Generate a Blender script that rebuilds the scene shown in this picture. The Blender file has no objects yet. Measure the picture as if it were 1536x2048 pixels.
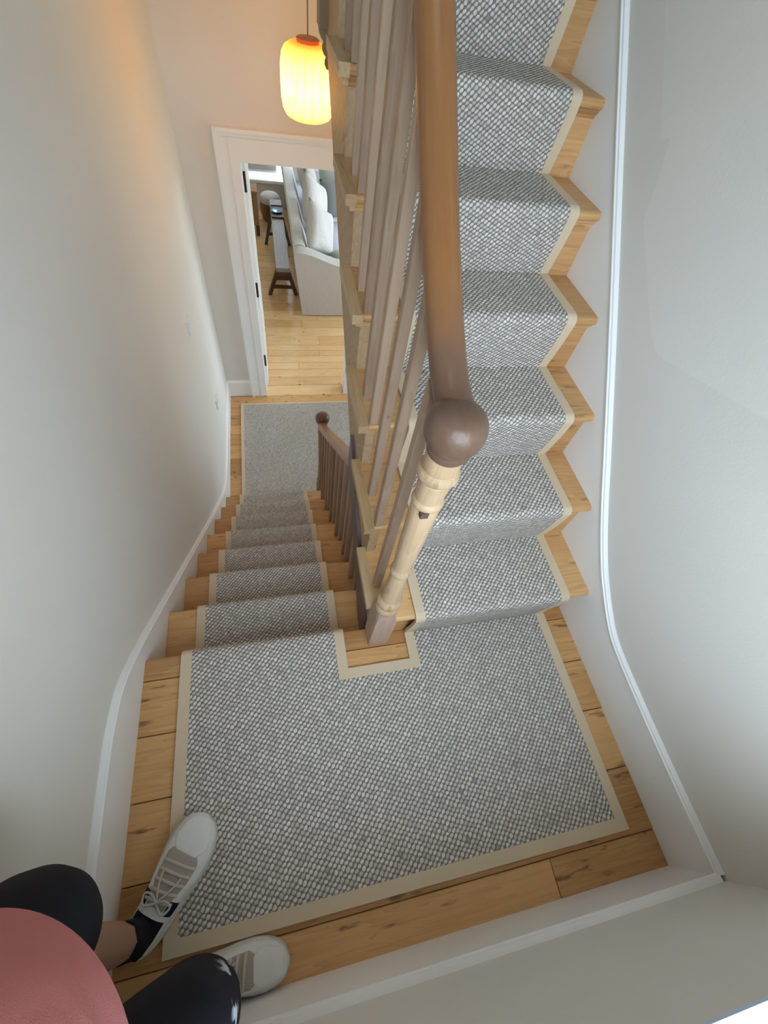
import bpy, bmesh, math, random
from mathutils import Vector, Matrix, Euler
random.seed(7)
SC = bpy.context.scene
COL = SC.collection
# ------------------------------------------------------------------ camera
cam_d = bpy.data.cameras.new('camera')
cam = bpy.data.objects.new('camera', cam_d); COL.objects.link(cam)
cam_d.sensor_fit = 'VERTICAL'; cam_d.sensor_height = 24.0
cam_d.lens = 852.294 / 2048 * 24.0
cam_d.clip_start = 0.02
cam.location = (-0.1805, -0.4373, 1.4869)
cam.rotation_mode = 'XYZ'
cam.rotation_euler = (0.5868, -0.1351, -0.1876)
SC.camera = cam
# ------------------------------------------------------------------ world, lights, exposure
W = bpy.data.worlds.new('sky'); SC.world = W; W.use_nodes = True
bg = W.node_tree.nodes['Background']
bg.inputs['Color'].default_value = (0.68, 0.84, 1.0, 1)
bg.inputs['Strength'].default_value = 9.0
SC.view_settings.view_transform = 'Standard'
SC.view_settings.look = 'None'
SC.view_settings.exposure = 0.30
SC.view_settings.gamma = 1.0
SC.view_settings.use_curve_mapping = False
SC.cycles.use_denoising = True
SC.cycles.max_bounces = 10
SC.cycles.diffuse_bounces = 6
SC.cycles.sample_clamp_indirect = 6.0
def portal(name, loc, rot, sx, sy):
    d = bpy.data.lights.new(name, 'AREA'); d.shape = 'RECTANGLE'; d.size = sx; d.size_y = sy
    d.cycles.is_portal = True
    o = bpy.data.objects.new(name, d); COL.objects.link(o); o.location = loc; o.rotation_euler = rot
PI = math.pi
# ------------------------------------------------------------------ dimensions
H, G = 0.2016, 0.2233          # upper flight rise and going
HL, GL = 0.2023, 0.2356        # lower flight
NOSE, YL = 0.028, 0.0251
XL, XR, DB = -0.671, 0.813, -0.80
ZF = -8 * HL
YD = 3.07
SL = H / G
NX, NY = 0.078, -0.004
# ------------------------------------------------------------------ node helpers
def new_mat(name):
    m = bpy.data.materials.new(name); m.use_nodes = True
    nt = m.node_tree; b = nt.nodes['Principled BSDF']
    return m, nt, b
def N(nt, typ, **kw):
    n = nt.nodes.new(typ)
    for k, v in kw.items():
        if k.startswith('i_'):
            n.inputs[int(k[2:]) if k[2:].isdigit() else k[2:].replace('_', ' ')].default_value = v
        else: setattr(n, k, v)
    return n
def math_n(nt, op, a, b=None, c=None):
    n = nt.nodes.new('ShaderNodeMath'); n.operation = op
    for i, v in enumerate((a, b, c)):
        if v is None: continue
        if isinstance(v, (int, float)): n.inputs[i].default_value = v
        else: nt.links.new(v, n.inputs[i])
    return n.outputs[0]
def mixc(nt, fac, a, b, mode='MIX'):
    n = nt.nodes.new('ShaderNodeMix'); n.data_type = 'RGBA'; n.blend_type = mode
    for i, v in ((0, fac), (6, a), (7, b)):
        if isinstance(v, (int, float)): n.inputs[i].default_value = v
        elif isinstance(v, (tuple, list)): n.inputs[i].default_value = (*v[:3], 1)
        else: nt.links.new(v, n.inputs[i])
    return n.outputs[2]
def ramp(nt, fac, stops):
    n = nt.nodes.new('ShaderNodeValToRGB'); cr = n.color_ramp
    while len(cr.elements) < len(stops): cr.elements.new(0.5)
    for e, (p, c) in zip(cr.elements, stops):
        e.position = p; e.color = (*c, 1) if len(c) == 3 else c
    nt.links.new(fac, n.inputs[0]); return n.outputs[0]
def bump(nt, b, height, dist, strength=1.0):
    n = nt.nodes.new('ShaderNodeBump'); n.inputs['Distance'].default_value = dist
    n.inputs['Strength'].default_value = strength
    nt.links.new(height, n.inputs['Height']); nt.links.new(n.outputs[0], b.inputs['Normal'])
def wood(name, light, dark, axis='X', rough=0.45, knots=0.5, tilt=0.0, dirt=0.0, spec=0.4, band=1.0):
    m, nt, b = new_mat(name)
    tc = N(nt, 'ShaderNodeTexCoord'); oi = N(nt, 'ShaderNodeObjectInfo')
    off = N(nt, 'ShaderNodeVectorMath', operation='SCALE'); off.inputs[0].default_value = (37.0, 23.0, 11.0)
    nt.links.new(oi.outputs['Random'], off.inputs['Scale'])
    r = N(nt, 'ShaderNodeMapping'); r.inputs['Rotation'].default_value = (tilt, 0, 0)
    nt.links.new(tc.outputs['Object'], r.inputs['Vector'])
    ad = N(nt, 'ShaderNodeVectorMath', operation='ADD')
    nt.links.new(r.outputs[0], ad.inputs[0]); nt.links.new(off.outputs[0], ad.inputs[1])
    def mp(la, ac):
        s = [ac, ac, ac]; s['XYZ'.index(axis)] = la
        q = N(nt, 'ShaderNodeMapping'); q.inputs['Scale'].default_value = s
        nt.links.new(ad.outputs[0], q.inputs['Vector']); return q.outputs[0]
    n1 = N(nt, 'ShaderNodeTexNoise'); n1.inputs['Scale'].default_value = 1; n1.inputs['Detail'].default_value = 4
    n1.inputs['Distortion'].default_value = 0.6; nt.links.new(mp(1.4, 16), n1.inputs['Vector'])
    n2 = N(nt, 'ShaderNodeTexNoise'); n2.inputs['Scale'].default_value = 1; n2.inputs['Detail'].default_value = 5
    nt.links.new(mp(5, 150), n2.inputs['Vector'])
    n3 = N(nt, 'ShaderNodeTexNoise'); n3.inputs['Scale'].default_value = 1; n3.inputs['Detail'].default_value = 3
    nt.links.new(mp(3, 5), n3.inputs['Vector'])
    rings = math_n(nt, 'FRACT', math_n(nt, 'MULTIPLY', n1.outputs[0], 7.0))
    f = math_n(nt, 'ADD', math_n(nt, 'MULTIPLY', rings, 0.24 * band), math_n(nt, 'MULTIPLY', n2.outputs[0], 0.55))
    f = math_n(nt, 'ADD', f, math_n(nt, 'MULTIPLY', math_n(nt, 'SUBTRACT', n3.outputs[0], 0.5), 0.5))
    tone = math_n(nt, 'ADD', f, math_n(nt, 'MULTIPLY', math_n(nt, 'SUBTRACT', oi.outputs['Random'], 0.5), 0.60))
    col = ramp(nt, tone, [(0.1, light), (0.85, dark)])
    if knots > 0:
        v = N(nt, 'ShaderNodeTexVoronoi'); v.inputs['Scale'].default_value = 1
        kn = N(nt, 'ShaderNodeTexNoise'); kn.inputs['Scale'].default_value = 30; nt.links.new(ad.outputs[0], kn.inputs['Vector'])
        kv = N(nt, 'ShaderNodeVectorMath', operation='ADD')
        ks = N(nt, 'ShaderNodeVectorMath', operation='SCALE'); ks.inputs['Scale'].default_value = .28
        nt.links.new(kn.outputs['Color'], ks.inputs[0]); nt.links.new(mp(8, 12), kv.inputs[0]); nt.links.new(ks.outputs[0], kv.inputs[1])
        nt.links.new(kv.outputs[0], v.inputs['Vector'])
        wn = N(nt, 'ShaderNodeTexWhiteNoise'); nt.links.new(v.outputs['Color'], wn.inputs['Vector'])
        on = math_n(nt, 'LESS_THAN', wn.outputs[0], knots)
        k = math_n(nt, 'MULTIPLY', math_n(nt, 'SUBTRACT', 1.0, N_map(nt, v.outputs['Distance'], 0.05, 0.15)), on)
        col = mixc(nt, math_n(nt, 'MULTIPLY', k, 0.85), col, (dark[0] * .25, dark[1] * .18, dark[2] * .16))
    if dirt > 0:
        n4 = N(nt, 'ShaderNodeTexNoise'); n4.inputs['Scale'].default_value = 1; n4.inputs['Detail'].default_value = 6
        nt.links.new(mp(9, 40), n4.inputs['Vector'])
        d = N_map(nt, n4.outputs[0], 0.60, 0.72)
        col = mixc(nt, math_n(nt, 'MULTIPLY', d, dirt), col, (dark[0] * .3, dark[1] * .25, dark[2] * .22))
    nt.links.new(col, b.inputs['Base Color'])
    b.inputs['Roughness'].default_value = rough
    b.inputs['Specular IOR Level'].default_value = spec
    bump(nt, b, n2.outputs[0], 0.0012, 0.5)
    return m
def N_map(nt, v, a, b_):
    n = nt.nodes.new('ShaderNodeMapRange'); n.interpolation_type = 'SMOOTHSTEP'
    n.inputs[1].default_value = a; n.inputs[2].default_value = b_
    nt.links.new(v, n.inputs[0]); return n.outputs[0]
def paint(name, col, rough=0.7, bmp=0.0006, scale=120.0, var=0.03):
    m, nt, b = new_mat(name)
    tc = N(nt, 'ShaderNodeTexCoord'); n1 = N(nt, 'ShaderNodeTexNoise')
    n1.inputs['Scale'].default_value = scale; n1.inputs['Detail'].default_value = 4
    nt.links.new(tc.outputs['Object'], n1.inputs['Vector'])
    n2 = N(nt, 'ShaderNodeTexNoise'); n2.inputs['Scale'].default_value = 2.5
    nt.links.new(tc.outputs['Object'], n2.inputs['Vector'])
    c = mixc(nt, n2.outputs[0], tuple(x * (1 - var) for x in col), tuple(min(1, x * (1 + var)) for x in col))
    nt.links.new(c, b.inputs['Base Color']); b.inputs['Roughness'].default_value = rough
    b.inputs['Specular IOR Level'].default_value = 0.3
    bump(nt, b, n1.outputs[0], bmp, 0.6)
    return m
def cloth(name, col, scale=900.0, bmp=0.0008, var=0.12, rough=0.9, big=6.0, fold=0.0):
    m, nt, b = new_mat(name)
    tc = N(nt, 'ShaderNodeTexCoord')
    n1 = N(nt, 'ShaderNodeTexNoise'); n1.inputs['Scale'].default_value = scale; n1.inputs['Detail'].default_value = 2
    n2 = N(nt, 'ShaderNodeTexNoise'); n2.inputs['Scale'].default_value = big; n2.inputs['Detail'].default_value = 3
    for n in (n1, n2): nt.links.new(tc.outputs['Object'], n.inputs['Vector'])
    f = math_n(nt, 'ADD', math_n(nt, 'MULTIPLY', n1.outputs[0], 0.5), math_n(nt, 'MULTIPLY', n2.outputs[0], 0.5))
    c = mixc(nt, f, tuple(x * (1 - var) for x in col), tuple(min(1, x * (1 + var)) for x in col))
    nt.links.new(c, b.inputs['Base Color']); b.inputs['Roughness'].default_value = rough
    b.inputs['Specular IOR Level'].default_value = 0.2
    if fold > 0:
        wv = N(nt, 'ShaderNodeTexNoise'); wv.inputs['Scale'].default_value = 9.0; wv.inputs['Detail'].default_value = 1.5; wv.inputs['Distortion'].default_value = 1.6
        nt.links.new(tc.outputs['Object'], wv.inputs['Vector'])
        bump(nt, b, math_n(nt, 'ADD', math_n(nt, 'MULTIPLY', n1.outputs[0], bmp / fold), wv.outputs[0]), fold, 0.8)
    else: bump(nt, b, n1.outputs[0], bmp, 0.7)
    return m
def weave(name, su=0.0130, sv=0.0116):
    m, nt, b = new_mat(name)
    uv = N(nt, 'ShaderNodeUVMap'); uv.uv_map = 'weave'
    sp = N(nt, 'ShaderNodeSeparateXYZ'); nt.links.new(uv.outputs[0], sp.inputs[0])
    wob = N(nt, 'ShaderNodeTexNoise'); wob.inputs['Scale'].default_value = 45.0
    nt.links.new(uv.outputs[0], wob.inputs['Vector'])
    w = math_n(nt, 'MULTIPLY', math_n(nt, 'SUBTRACT', wob.outputs[0], 0.5), 0.7)
    pp = math_n(nt, 'ADD', math_n(nt, 'MULTIPLY', sp.outputs[0], .68), math_n(nt, 'MULTIPLY', sp.outputs[1], .733))
    qq = math_n(nt, 'SUBTRACT', math_n(nt, 'MULTIPLY', sp.outputs[1], .68), math_n(nt, 'MULTIPLY', sp.outputs[0], .733))
    u = math_n(nt, 'ADD', math_n(nt, 'DIVIDE', pp, su), w)
    v = math_n(nt, 'ADD', math_n(nt, 'DIVIDE', qq, sv), w)
    row = math_n(nt, 'FLOOR', v)
    u2 = math_n(nt, 'ADD', u, math_n(nt, 'MULTIPLY', row, 0.31))
    fu = math_n(nt, 'SUBTRACT', math_n(nt, 'FRACT', u2), 0.5)
    fv = math_n(nt, 'SUBTRACT', math_n(nt, 'FRACT', v), 0.5)
    a = math_n(nt, 'ADD', fu, math_n(nt, 'MULTIPLY', fv, 0.12))
    d = math_n(nt, 'ADD', math_n(nt, 'POWER', math_n(nt, 'DIVIDE', math_n(nt, 'ABSOLUTE', a), 0.60), 2.0),
               math_n(nt, 'POWER', math_n(nt, 'DIVIDE', math_n(nt, 'ABSOLUTE', fv), 0.50), 2.0))
    hgt = math_n(nt, 'MAXIMUM', math_n(nt, 'SUBTRACT', 1.0, d), 0.0)
    cv = N(nt, 'ShaderNodeCombineXYZ'); nt.links.new(math_n(nt, 'FLOOR', u2), cv.inputs[0]); nt.links.new(row, cv.inputs[1])
    wn = N(nt, 'ShaderNodeTexWhiteNoise'); nt.links.new(cv.outputs[0], wn.inputs['Vector'])
    fib = N(nt, 'ShaderNodeTexNoise'); fib.inputs['Scale'].default_value = 420.0; fib.inputs['Detail'].default_value = 3
    nt.links.new(uv.outputs[0], fib.inputs['Vector'])
    loop = ramp(nt, wn.outputs[0], [(0.0, (0.30, 0.27, 0.24)), (0.004, (0.55, 0.495, 0.43)), (0.3, (0.65, 0.59, 0.52)), (1.0, (0.83, 0.765, 0.685))])
    loop = mixc(nt, math_n(nt, 'MULTIPLY', fib.outputs[0], 0.45), loop, (0.40, 0.37, 0.335))
    col = mixc(nt, N_map(nt, hgt, 0.02, 0.75), (0.255, 0.228, 0.205), loop)
    nt.links.new(col, b.inputs['Base Color']); b.inputs['Roughness'].default_value = 0.95
    b.inputs['Specular IOR Level'].default_value = 0.1
    hh = math_n(nt, 'ADD', math_n(nt, 'POWER', hgt, 0.6), math_n(nt, 'MULTIPLY', fib.outputs[0], 0.25))
    bump(nt, b, hh, 0.0045, 0.9)
    return m
def plain(name, col, rough=0.5, metal=0.0, spec=0.5):
    m, nt, b = new_mat(name)
    tc = N(nt, 'ShaderNodeTexCoord'); n1 = N(nt, 'ShaderNodeTexNoise'); n1.inputs['Scale'].default_value = 60
    n1.inputs['Detail'].default_value = 4
    nt.links.new(tc.outputs['Object'], n1.inputs['Vector'])
    c = mixc(nt, n1.outputs[0], tuple(x * .9 for x in col), tuple(min(1, x * 1.1) for x in col))
    nt.links.new(c, b.inputs['Base Color'])
    b.inputs['Roughness'].default_value = rough; b.inputs['Metallic'].default_value = metal
    b.inputs['Specular IOR Level'].default_value = spec
    return m
def glass_mat():
    m = bpy.data.materials.new('window_glass'); m.use_nodes = True; nt = m.node_tree; nt.nodes.clear()
    out = N(nt, 'ShaderNodeOutputMaterial'); mx = N(nt, 'ShaderNodeMixShader'); mx.inputs[0].default_value = 0.06
    t = N(nt, 'ShaderNodeBsdfTransparent'); g = N(nt, 'ShaderNodeBsdfGlossy'); g.inputs['Roughness'].default_value = 0.02
    nt.links.new(t.outputs[0], mx.inputs[1]); nt.links.new(g.outputs[0], mx.inputs[2]); nt.links.new(mx.outputs[0], out.inputs[0])
    return m
def lamp_mat():
    m = bpy.data.materials.new('lit_paper_shade'); m.use_nodes = True; nt = m.node_tree; nt.nodes.clear()
    out = N(nt, 'ShaderNodeOutputMaterial'); e = N(nt, 'ShaderNodeEmission')
    tc = N(nt, 'ShaderNodeTexCoord'); sp = N(nt, 'ShaderNodeSeparateXYZ'); nt.links.new(tc.outputs['UV'], sp.inputs[0])
    s = math_n(nt, 'SINE', math_n(nt, 'MULTIPLY', sp.outputs[0], 2 * PI * 64))
    f = math_n(nt, 'ADD', 0.72, math_n(nt, 'MULTIPLY', s, 0.28))
    ends = ramp(nt, sp.outputs[1], [(0.0, (.35, .07, .010)), (0.12, (.9, .36, .040)), (0.45, (1, .47, .070)), (0.75, (.9, .36, .045)), (1.0, (.22, .035, .004))])
    c = mixc(nt, 1.0, ends, f, 'MULTIPLY')
    nt.links.new(c, e.inputs['Color']); e.inputs['Strength'].default_value = 14.0
    nt.links.new(e.outputs[0], out.inputs[0])
    return m
# ------------------------------------------------------------------ materials
WALL = paint('wall_emulsion', (0.72, 0.682, 0.620), 0.75)
TRIM = paint('trim_eggshell', (0.84, 0.825, 0.80), 0.35, 0.0003, 60)
def patched_wall():
    m = paint('wall_emulsion_patched', (0.705, 0.668, 0.612), 0.75); nt = m.node_tree; b = nt.nodes['Principled BSDF']
    src = b.inputs['Base Color'].links[0].from_socket
    tc = N(nt, 'ShaderNodeTexCoord'); sp = N(nt, 'ShaderNodeSeparateXYZ'); nt.links.new(tc.outputs['Object'], sp.inputs[0])
    pts = [(-.4, 1.10), (.0, .965), (.145, .925), (.359, .868), (.40, .862), (.473, .900), (.60, .985), (.705, 1.055), (.735, 1.14), (.771, 1.215), (.80, 1.20), (.95, 1.33), (1.3, 1.62)]
    f = ramp(nt, math_n(nt, 'DIVIDE', math_n(nt, 'ADD', sp.outputs[1], .4), 2.0), [((y + .4) / 2.0, (z / 2, z / 2, z / 2)) for y, z in pts])
    k = N_map(nt, math_n(nt, 'SUBTRACT', sp.outputs[2], math_n(nt, 'MULTIPLY', f, 2.0)), 0.0, 0.006)
    nt.links.new(mixc(nt, k, src, (0.745, 0.708, 0.652)), b.inputs['Base Color'])
    return m
WALLP = patched_wall()
SILLP = paint('sill_gloss_sky_tint', (0.58, 0.72, 0.90), 0.3, 0.0002, 60)  # blue of the daylight on the sill is put into its base colour
CEIL = paint('ceiling_emulsion', (0.85, 0.84, 0.82), 0.8)
PINE = wood('pine_board', (0.64, 0.36, 0.145), (0.36, 0.17, 0.056), 'X', 0.42, 0.30, dirt=0.75)
PINE_T = wood('pine_tread', (0.65, 0.38, 0.165), (0.40, 0.20, 0.073), 'X', 0.42, 0.22, dirt=0.5)
PINE_OLD = wood('pine_string', (0.54, 0.38, 0.22), (0.34, 0.22, 0.12), 'Y', 0.5, 0.1, tilt=math.atan(SL), dirt=0.3)
PINE_Y = wood('pine_return', (0.58, 0.41, 0.23), (0.40, 0.26, 0.13), 'Y', 0.5, 0.0, dirt=0.3)
BAL = wood('stripped_baluster', (0.42, 0.285, 0.195), (0.265, 0.168, 0.108), 'Z', 0.5, 0.05, dirt=0.15)
NEWEL = wood('stripped_newel', (0.60, 0.425, 0.265), (0.42, 0.275, 0.155), 'Z', 0.45, 0.15, dirt=0.45)
MAHOG = wood('handrail_wood', (0.235, 0.098, 0.032), (0.14, 0.054, 0.017), 'Y', 0.32, 0.0, tilt=-math.atan(SL), spec=0.5, band=0.4)
CAPW = wood('newel_cap_wood', (0.15, 0.084, 0.053), (0.098, 0.053, 0.034), 'Y', 0.36, 0.0, spec=0.5, band=0.3)
RAILD = wood('lower_rail_wood', (0.30, 0.145, 0.075), (0.17, 0.075, 0.04), 'Y', 0.3, 0.0, tilt=math.atan(SL), spec=0.5, band=0.4)
DARKR = wood('dark_fascia', (0.13, 0.08, 0.078), (0.085, 0.05, 0.05), 'Y', 0.4, 0.0, tilt=-math.atan(SL), band=0.3)
LIVP = wood('living_room_boards', (0.80, 0.54, 0.28), (0.60, 0.34, 0.14), 'X', 0.22, 0.2, dirt=0.25)
CARPET = weave('basket_weave_wool')
CARPET_H = weave('hall_weave_wool')
TAPE = cloth('binding_tape', (0.62, 0.49, 0.34), 700, 0.0006, 0.08)
DARKW = wood('dark_bench_wood', (0.10, 0.055, 0.03), (0.05, 0.025, 0.014), 'Z', 0.5, 0.0)
BENCHT = wood('weathered_bench_top', (0.36, 0.31, 0.28), (0.20, 0.165, 0.145), 'Y', 0.5, 0.0, dirt=0.3)
LINEN = cloth('cream_linen', (0.54, 0.515, 0.50), 300, 0.001, 0.06, big=3, fold=.006)
LINENW = cloth('white_linen', (0.58, 0.54, 0.515), 300, 0.001, 0.06, big=3, fold=.012)
GREY = cloth('grey_linen', (0.24, 0.25, 0.25), 300, 0.001, 0.1)
SAGE = cloth('sage_linen', (0.40, 0.43, 0.38), 300, 0.001, 0.1)
SKIN = paint('skin', (0.33, 0.185, 0.12), 0.55, 0.0003, 200, 0.08)
SHIRT = cloth('pink_jersey', (0.52, 0.185, 0.178), 700, 0.0006, 0.07, big=9, fold=.010)
SOCK = cloth('black_sock', (0.008, 0.008, 0.012), 900)
SHOEW = cloth('white_leather', (0.66, 0.65, 0.62), 90, 0.0004, 0.07, 0.6, big=40)
SUEDE = cloth('taupe_suede', (0.36, 0.31, 0.26), 500, 0.001, 0.15, big=30)
NAVY = cloth('navy_patch', (0.012, 0.012, 0.035), 400)
LACE = cloth('shoe_lace', (0.52, 0.47, 0.40), 900)
SOLE = plain('shoe_sole', (0.60, 0.57, 0.50), 0.6)
HAIR = cloth('dark_hair', (0.03, 0.02, 0.015), 500)
IRON = plain('black_iron', (0.02, 0.016, 0.013), 0.5, 0.3)
PLASTIC = plain('white_plastic', (0.8, 0.8, 0.78), 0.3)
SHADE = lamp_mat()
CAPL = plain('lamp_cap_wood', (0.45, 0.16, 0.05), 0.5)
CORD = plain('lamp_cord', (0.25, 0.18, 0.1), 0.6)
GLASS = glass_mat()
GROUND = paint('ground_grass', (0.16, 0.2, 0.1), 0.9, 0.01, 3)
LEATHER = plain('brown_leather', (0.17, 0.085, 0.04), 0.45)
DISH = plain('blue_ceramic', (0.25, 0.42, 0.62), 0.12)
def shorts_mat():
    m, nt, b = new_mat('navy_shorts')
    tc = N(nt, 'ShaderNodeTexCoord')
    n1 = N(nt, 'ShaderNodeTexNoise'); n1.inputs['Scale'].default_value = 500
    n2 = N(nt, 'ShaderNodeTexNoise'); n2.inputs['Scale'].default_value = 26; n2.inputs['Detail'].default_value = 5
    n3 = N(nt, 'ShaderNodeTexNoise'); n3.inputs['Scale'].default_value = 7
    for n in (n1, n2, n3): nt.links.new(tc.outputs['Object'], n.inputs['Vector'])
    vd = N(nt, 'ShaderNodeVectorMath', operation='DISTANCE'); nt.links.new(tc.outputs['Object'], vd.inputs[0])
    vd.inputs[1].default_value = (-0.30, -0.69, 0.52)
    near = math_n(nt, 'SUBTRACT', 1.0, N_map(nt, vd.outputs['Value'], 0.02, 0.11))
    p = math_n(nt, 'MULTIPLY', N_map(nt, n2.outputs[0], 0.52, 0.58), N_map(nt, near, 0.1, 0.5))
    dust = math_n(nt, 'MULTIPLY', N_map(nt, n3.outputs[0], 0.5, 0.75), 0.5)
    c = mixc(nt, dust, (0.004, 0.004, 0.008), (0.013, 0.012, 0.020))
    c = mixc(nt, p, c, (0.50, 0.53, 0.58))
    nt.links.new(c, b.inputs['Base Color']); b.inputs['Roughness'].default_value = 0.8
    b.inputs['Specular IOR Level'].default_value = 0.2
    bump(nt, b, n1.outputs[0], 0.0008, 0.6)
    return m
SHORTS = shorts_mat()
# ------------------------------------------------------------------ object helpers
def link(name, me, mat, parent=None):
    o = bpy.data.objects.new(name, me); COL.objects.link(o)
    if mat is not None and not me.materials: me.materials.append(mat)
    if parent is not None:
        o.parent = parent
        o.matrix_parent_inverse = Matrix.Translation(parent.location).inverted() if parent.parent is None else Matrix()
    return o
def tag(o, label=None, cat=None, group=None, kind=None):
    if label: o['label'] = label
    if cat: o['category'] = cat
    if group: o['group'] = group
    if kind: o['kind'] = kind
    return o
def thing(name, loc, label, cat, group=None):
    o = bpy.data.objects.new(name, None); COL.objects.link(o); o.location = loc; o.empty_display_size = 0.1
    return tag(o, label, cat, group)
def finish(bm, name, mat, parent=None, smooth=False, bev=0.0, seg=2):
    if bev > 0:
        es = [e for e in bm.edges if len(e.link_faces) == 2 and e.calc_face_angle(0) > 0.5]
        bmesh.ops.bevel(bm, geom=es, offset=bev, segments=seg, affect='EDGES', profile=0.5, clamp_overlap=True)
    bmesh.ops.recalc_face_normals(bm, faces=bm.faces)
    me = bpy.data.meshes.new(name); bm.to_mesh(me); bm.free()
    if smooth:
        for p in me.polygons: p.use_smooth = True
        if smooth == 'auto': me.set_sharp_from_angle(angle=math.radians(38))
    return link(name, me, mat, parent)
def add_box(bm, x0, x1, y0, y1, z0, z1):
    v = [bm.verts.new(p) for p in ((x0, y0, z0), (x1, y0, z0), (x1, y1, z0), (x0, y1, z0), (x0, y0, z1), (x1, y0, z1), (x1, y1, z1), (x0, y1, z1))]
    for f in ((0, 3, 2, 1), (4, 5, 6, 7), (0, 1, 5, 4), (1, 2, 6, 5), (2, 3, 7, 6), (3, 0, 4, 7)): bm.faces.new([v[i] for i in f])
def boxes(name, mat, lst, parent=None, bev=0.0, smooth=False):
    bm = bmesh.new()
    for b in lst: add_box(bm, *b)
    return finish(bm, name, mat, parent, smooth, bev)
def add_prism(bm, poly, x0, x1, axis='X'):
    """poly in (y,z) extruded in x (axis X), in (x,z) along y (axis Y), in (x,y) along z (axis Z)."""
    def P(p, t): return {'X': (t, p[0], p[1]), 'Y': (p[0], t, p[1]), 'Z': (p[0], p[1], t)}[axis]
    a = [bm.verts.new(P(p, x0)) for p in poly]; b = [bm.verts.new(P(p, x1)) for p in poly]
    n = len(poly)
    bm.faces.new(a); bm.faces.new(b[::-1])
    for i in range(n): bm.faces.new((a[i], b[i], b[(i + 1) % n], a[(i + 1) % n]))
def prism(name, mat, poly, x0, x1, axis='X', parent=None, bev=0.0, smooth=False):
    bm = bmesh.new(); add_prism(bm, poly, x0, x1, axis); return finish(bm, name, mat, parent, smooth, bev)
def plank(name, mat, x0, x1, y0, y1, zt, th, parent, ch=0.0022):
    dz = random.uniform(-.0012, .0012); zt += dz
    vs = []
    for z, i in ((zt - th, 0), (zt - ch, 0), (zt, ch)):
        vs += [(x0 + i, y0 + i, z), (x1 - i, y0 + i, z), (x1 - i, y1 - i, z), (x0 + i, y1 - i, z)]
    fs = [(3, 2, 1, 0), (8, 9, 10, 11)]
    for l in (0, 4):
        for i in range(4): fs.append((l + i, l + (i + 1) % 4, l + 4 + (i + 1) % 4, l + 4 + i))
    me = bpy.data.meshes.new(name); me.from_pydata(vs, [], fs); me.update()
    return link(name, me, mat, parent)
def lathe(name, mat, prof, cx, cy, parent=None, seg=40, smooth='auto', cap=True):
    bm = bmesh.new(); rings = []
    for z, r in prof:
        rings.append([bm.verts.new((cx + r * math.cos(2 * PI * i / seg), cy + r * math.sin(2 * PI * i / seg), z)) for i in range(seg)])
    for a, b in zip(rings, rings[1:]):
        for i in range(seg): bm.faces.new((a[i], a[(i + 1) % seg], b[(i + 1) % seg], b[i]))
    if cap: bm.faces.new(rings[0][::-1]); bm.faces.new(rings[-1])
    return finish(bm, name, mat, parent, smooth)
def catmull(pts, n=8):
    pts = [Vector(p) for p in pts]; out = []
    P = [pts[0] * 2 - pts[1]] + pts + [pts[-1] * 2 - pts[-2]]
    for i in range(1, len(P) - 2):
        for k in range(n):
            t = k / n; a, b, c, d = P[i - 1:i + 3]
            out.append(0.5 * ((2 * b) + (c - a) * t + (2 * a - 5 * b + 4 * c - d) * t * t + (3 * b - a - 3 * c + d) * t ** 3))
    out.append(pts[-1]); return out
def sweep(name, mat, path, prof, parent=None, up=(0, 0, 1), side=None, smooth='auto', scales=None, capped=True):
    """prof: closed (s,u) section, s along the side vector, u along the path normal."""
    bm = bmesh.new(); rings = []; path = [Vector(p) for p in path]
    for i, p in enumerate(path):
        t = (path[min(i + 1, len(path) - 1)] - path[max(i - 1, 0)]).normalized()
        s = Vector(side) if side else t.cross(Vector(up)).normalized()
        u = s.cross(t).normalized(); s = t.cross(u).normalized()
        k = scales[i] if scales else 1.0
        rings.append([bm.verts.new(p + s * a * k + u * b * k) for a, b in prof])
    n = len(prof)
    for a, b in zip(rings, rings[1:]):
        for i in range(n): bm.faces.new((a[i], a[(i + 1) % n], b[(i + 1) % n], b[i]))
    if capped: bm.faces.new(rings[0][::-1]); bm.faces.new(rings[-1])
    return finish(bm, name, mat, parent, smooth)
def circ(r, n=10, ry=None): return [(r * math.cos(2 * PI * i / n), (ry or r) * math.sin(2 * PI * i / n)) for i in range(n)]
# ------------------------------------------------------------------ room shell
WR, WL_, WB = XR + 0.012, XL - 0.012, DB - 0.012
ZT = 4.2
def structure(o): o['kind'] = 'structure'; return o
wx0, wx1, wz0, wz1 = -0.47, 0.60, 0.655, 2.55      # landing window
structure(boxes('wall_left', WALL, [(WL_ - .12, WL_, WB - .3, YD, ZF - .2, ZT)]))
structure(prism('wall_right', WALLP, [(WB - .3, ZF - .2), (1.72, ZF - .2), (1.72, 1.35), (YD, 1.35), (YD, ZT), (WB - .3, ZT)], WR, WR + .12))
structure(boxes('wall_back', WALL, [(WL_, wx0, WB - .3, WB, ZF - .2, ZT), (wx1, WR, WB - .3, WB, ZF - .2, ZT),
                                     (wx0, wx1, WB - .3, WB, ZF - .2, wz0 - .010), (wx0, wx1, WB - .3, WB, wz1, ZT)]))
dx0, dx1, dzt = -0.32, 0.47, 0.333
structure(boxes('wall_door', WALL, [(-1.7, dx0 - .02, YD, YD + .12, ZF - .2, ZT), (dx1 + .02, 3.4, YD, YD + .12, ZF - .2, ZT),
                                    (dx0 - .02, dx1 + .02, YD, YD + .12, dzt + .02, ZT)]))
structure(boxes('ceiling', CEIL, [(-.9, 1.0, -1.2, .45, ZT, ZT + .2), (-.9, 1.0, .95, YD + .12, ZT, ZT + .2),
                                  (-.9, -.2, .45, .95, ZT, ZT + .2), (.35, 1.0, .45, .95, ZT, ZT + .2)]))
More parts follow.
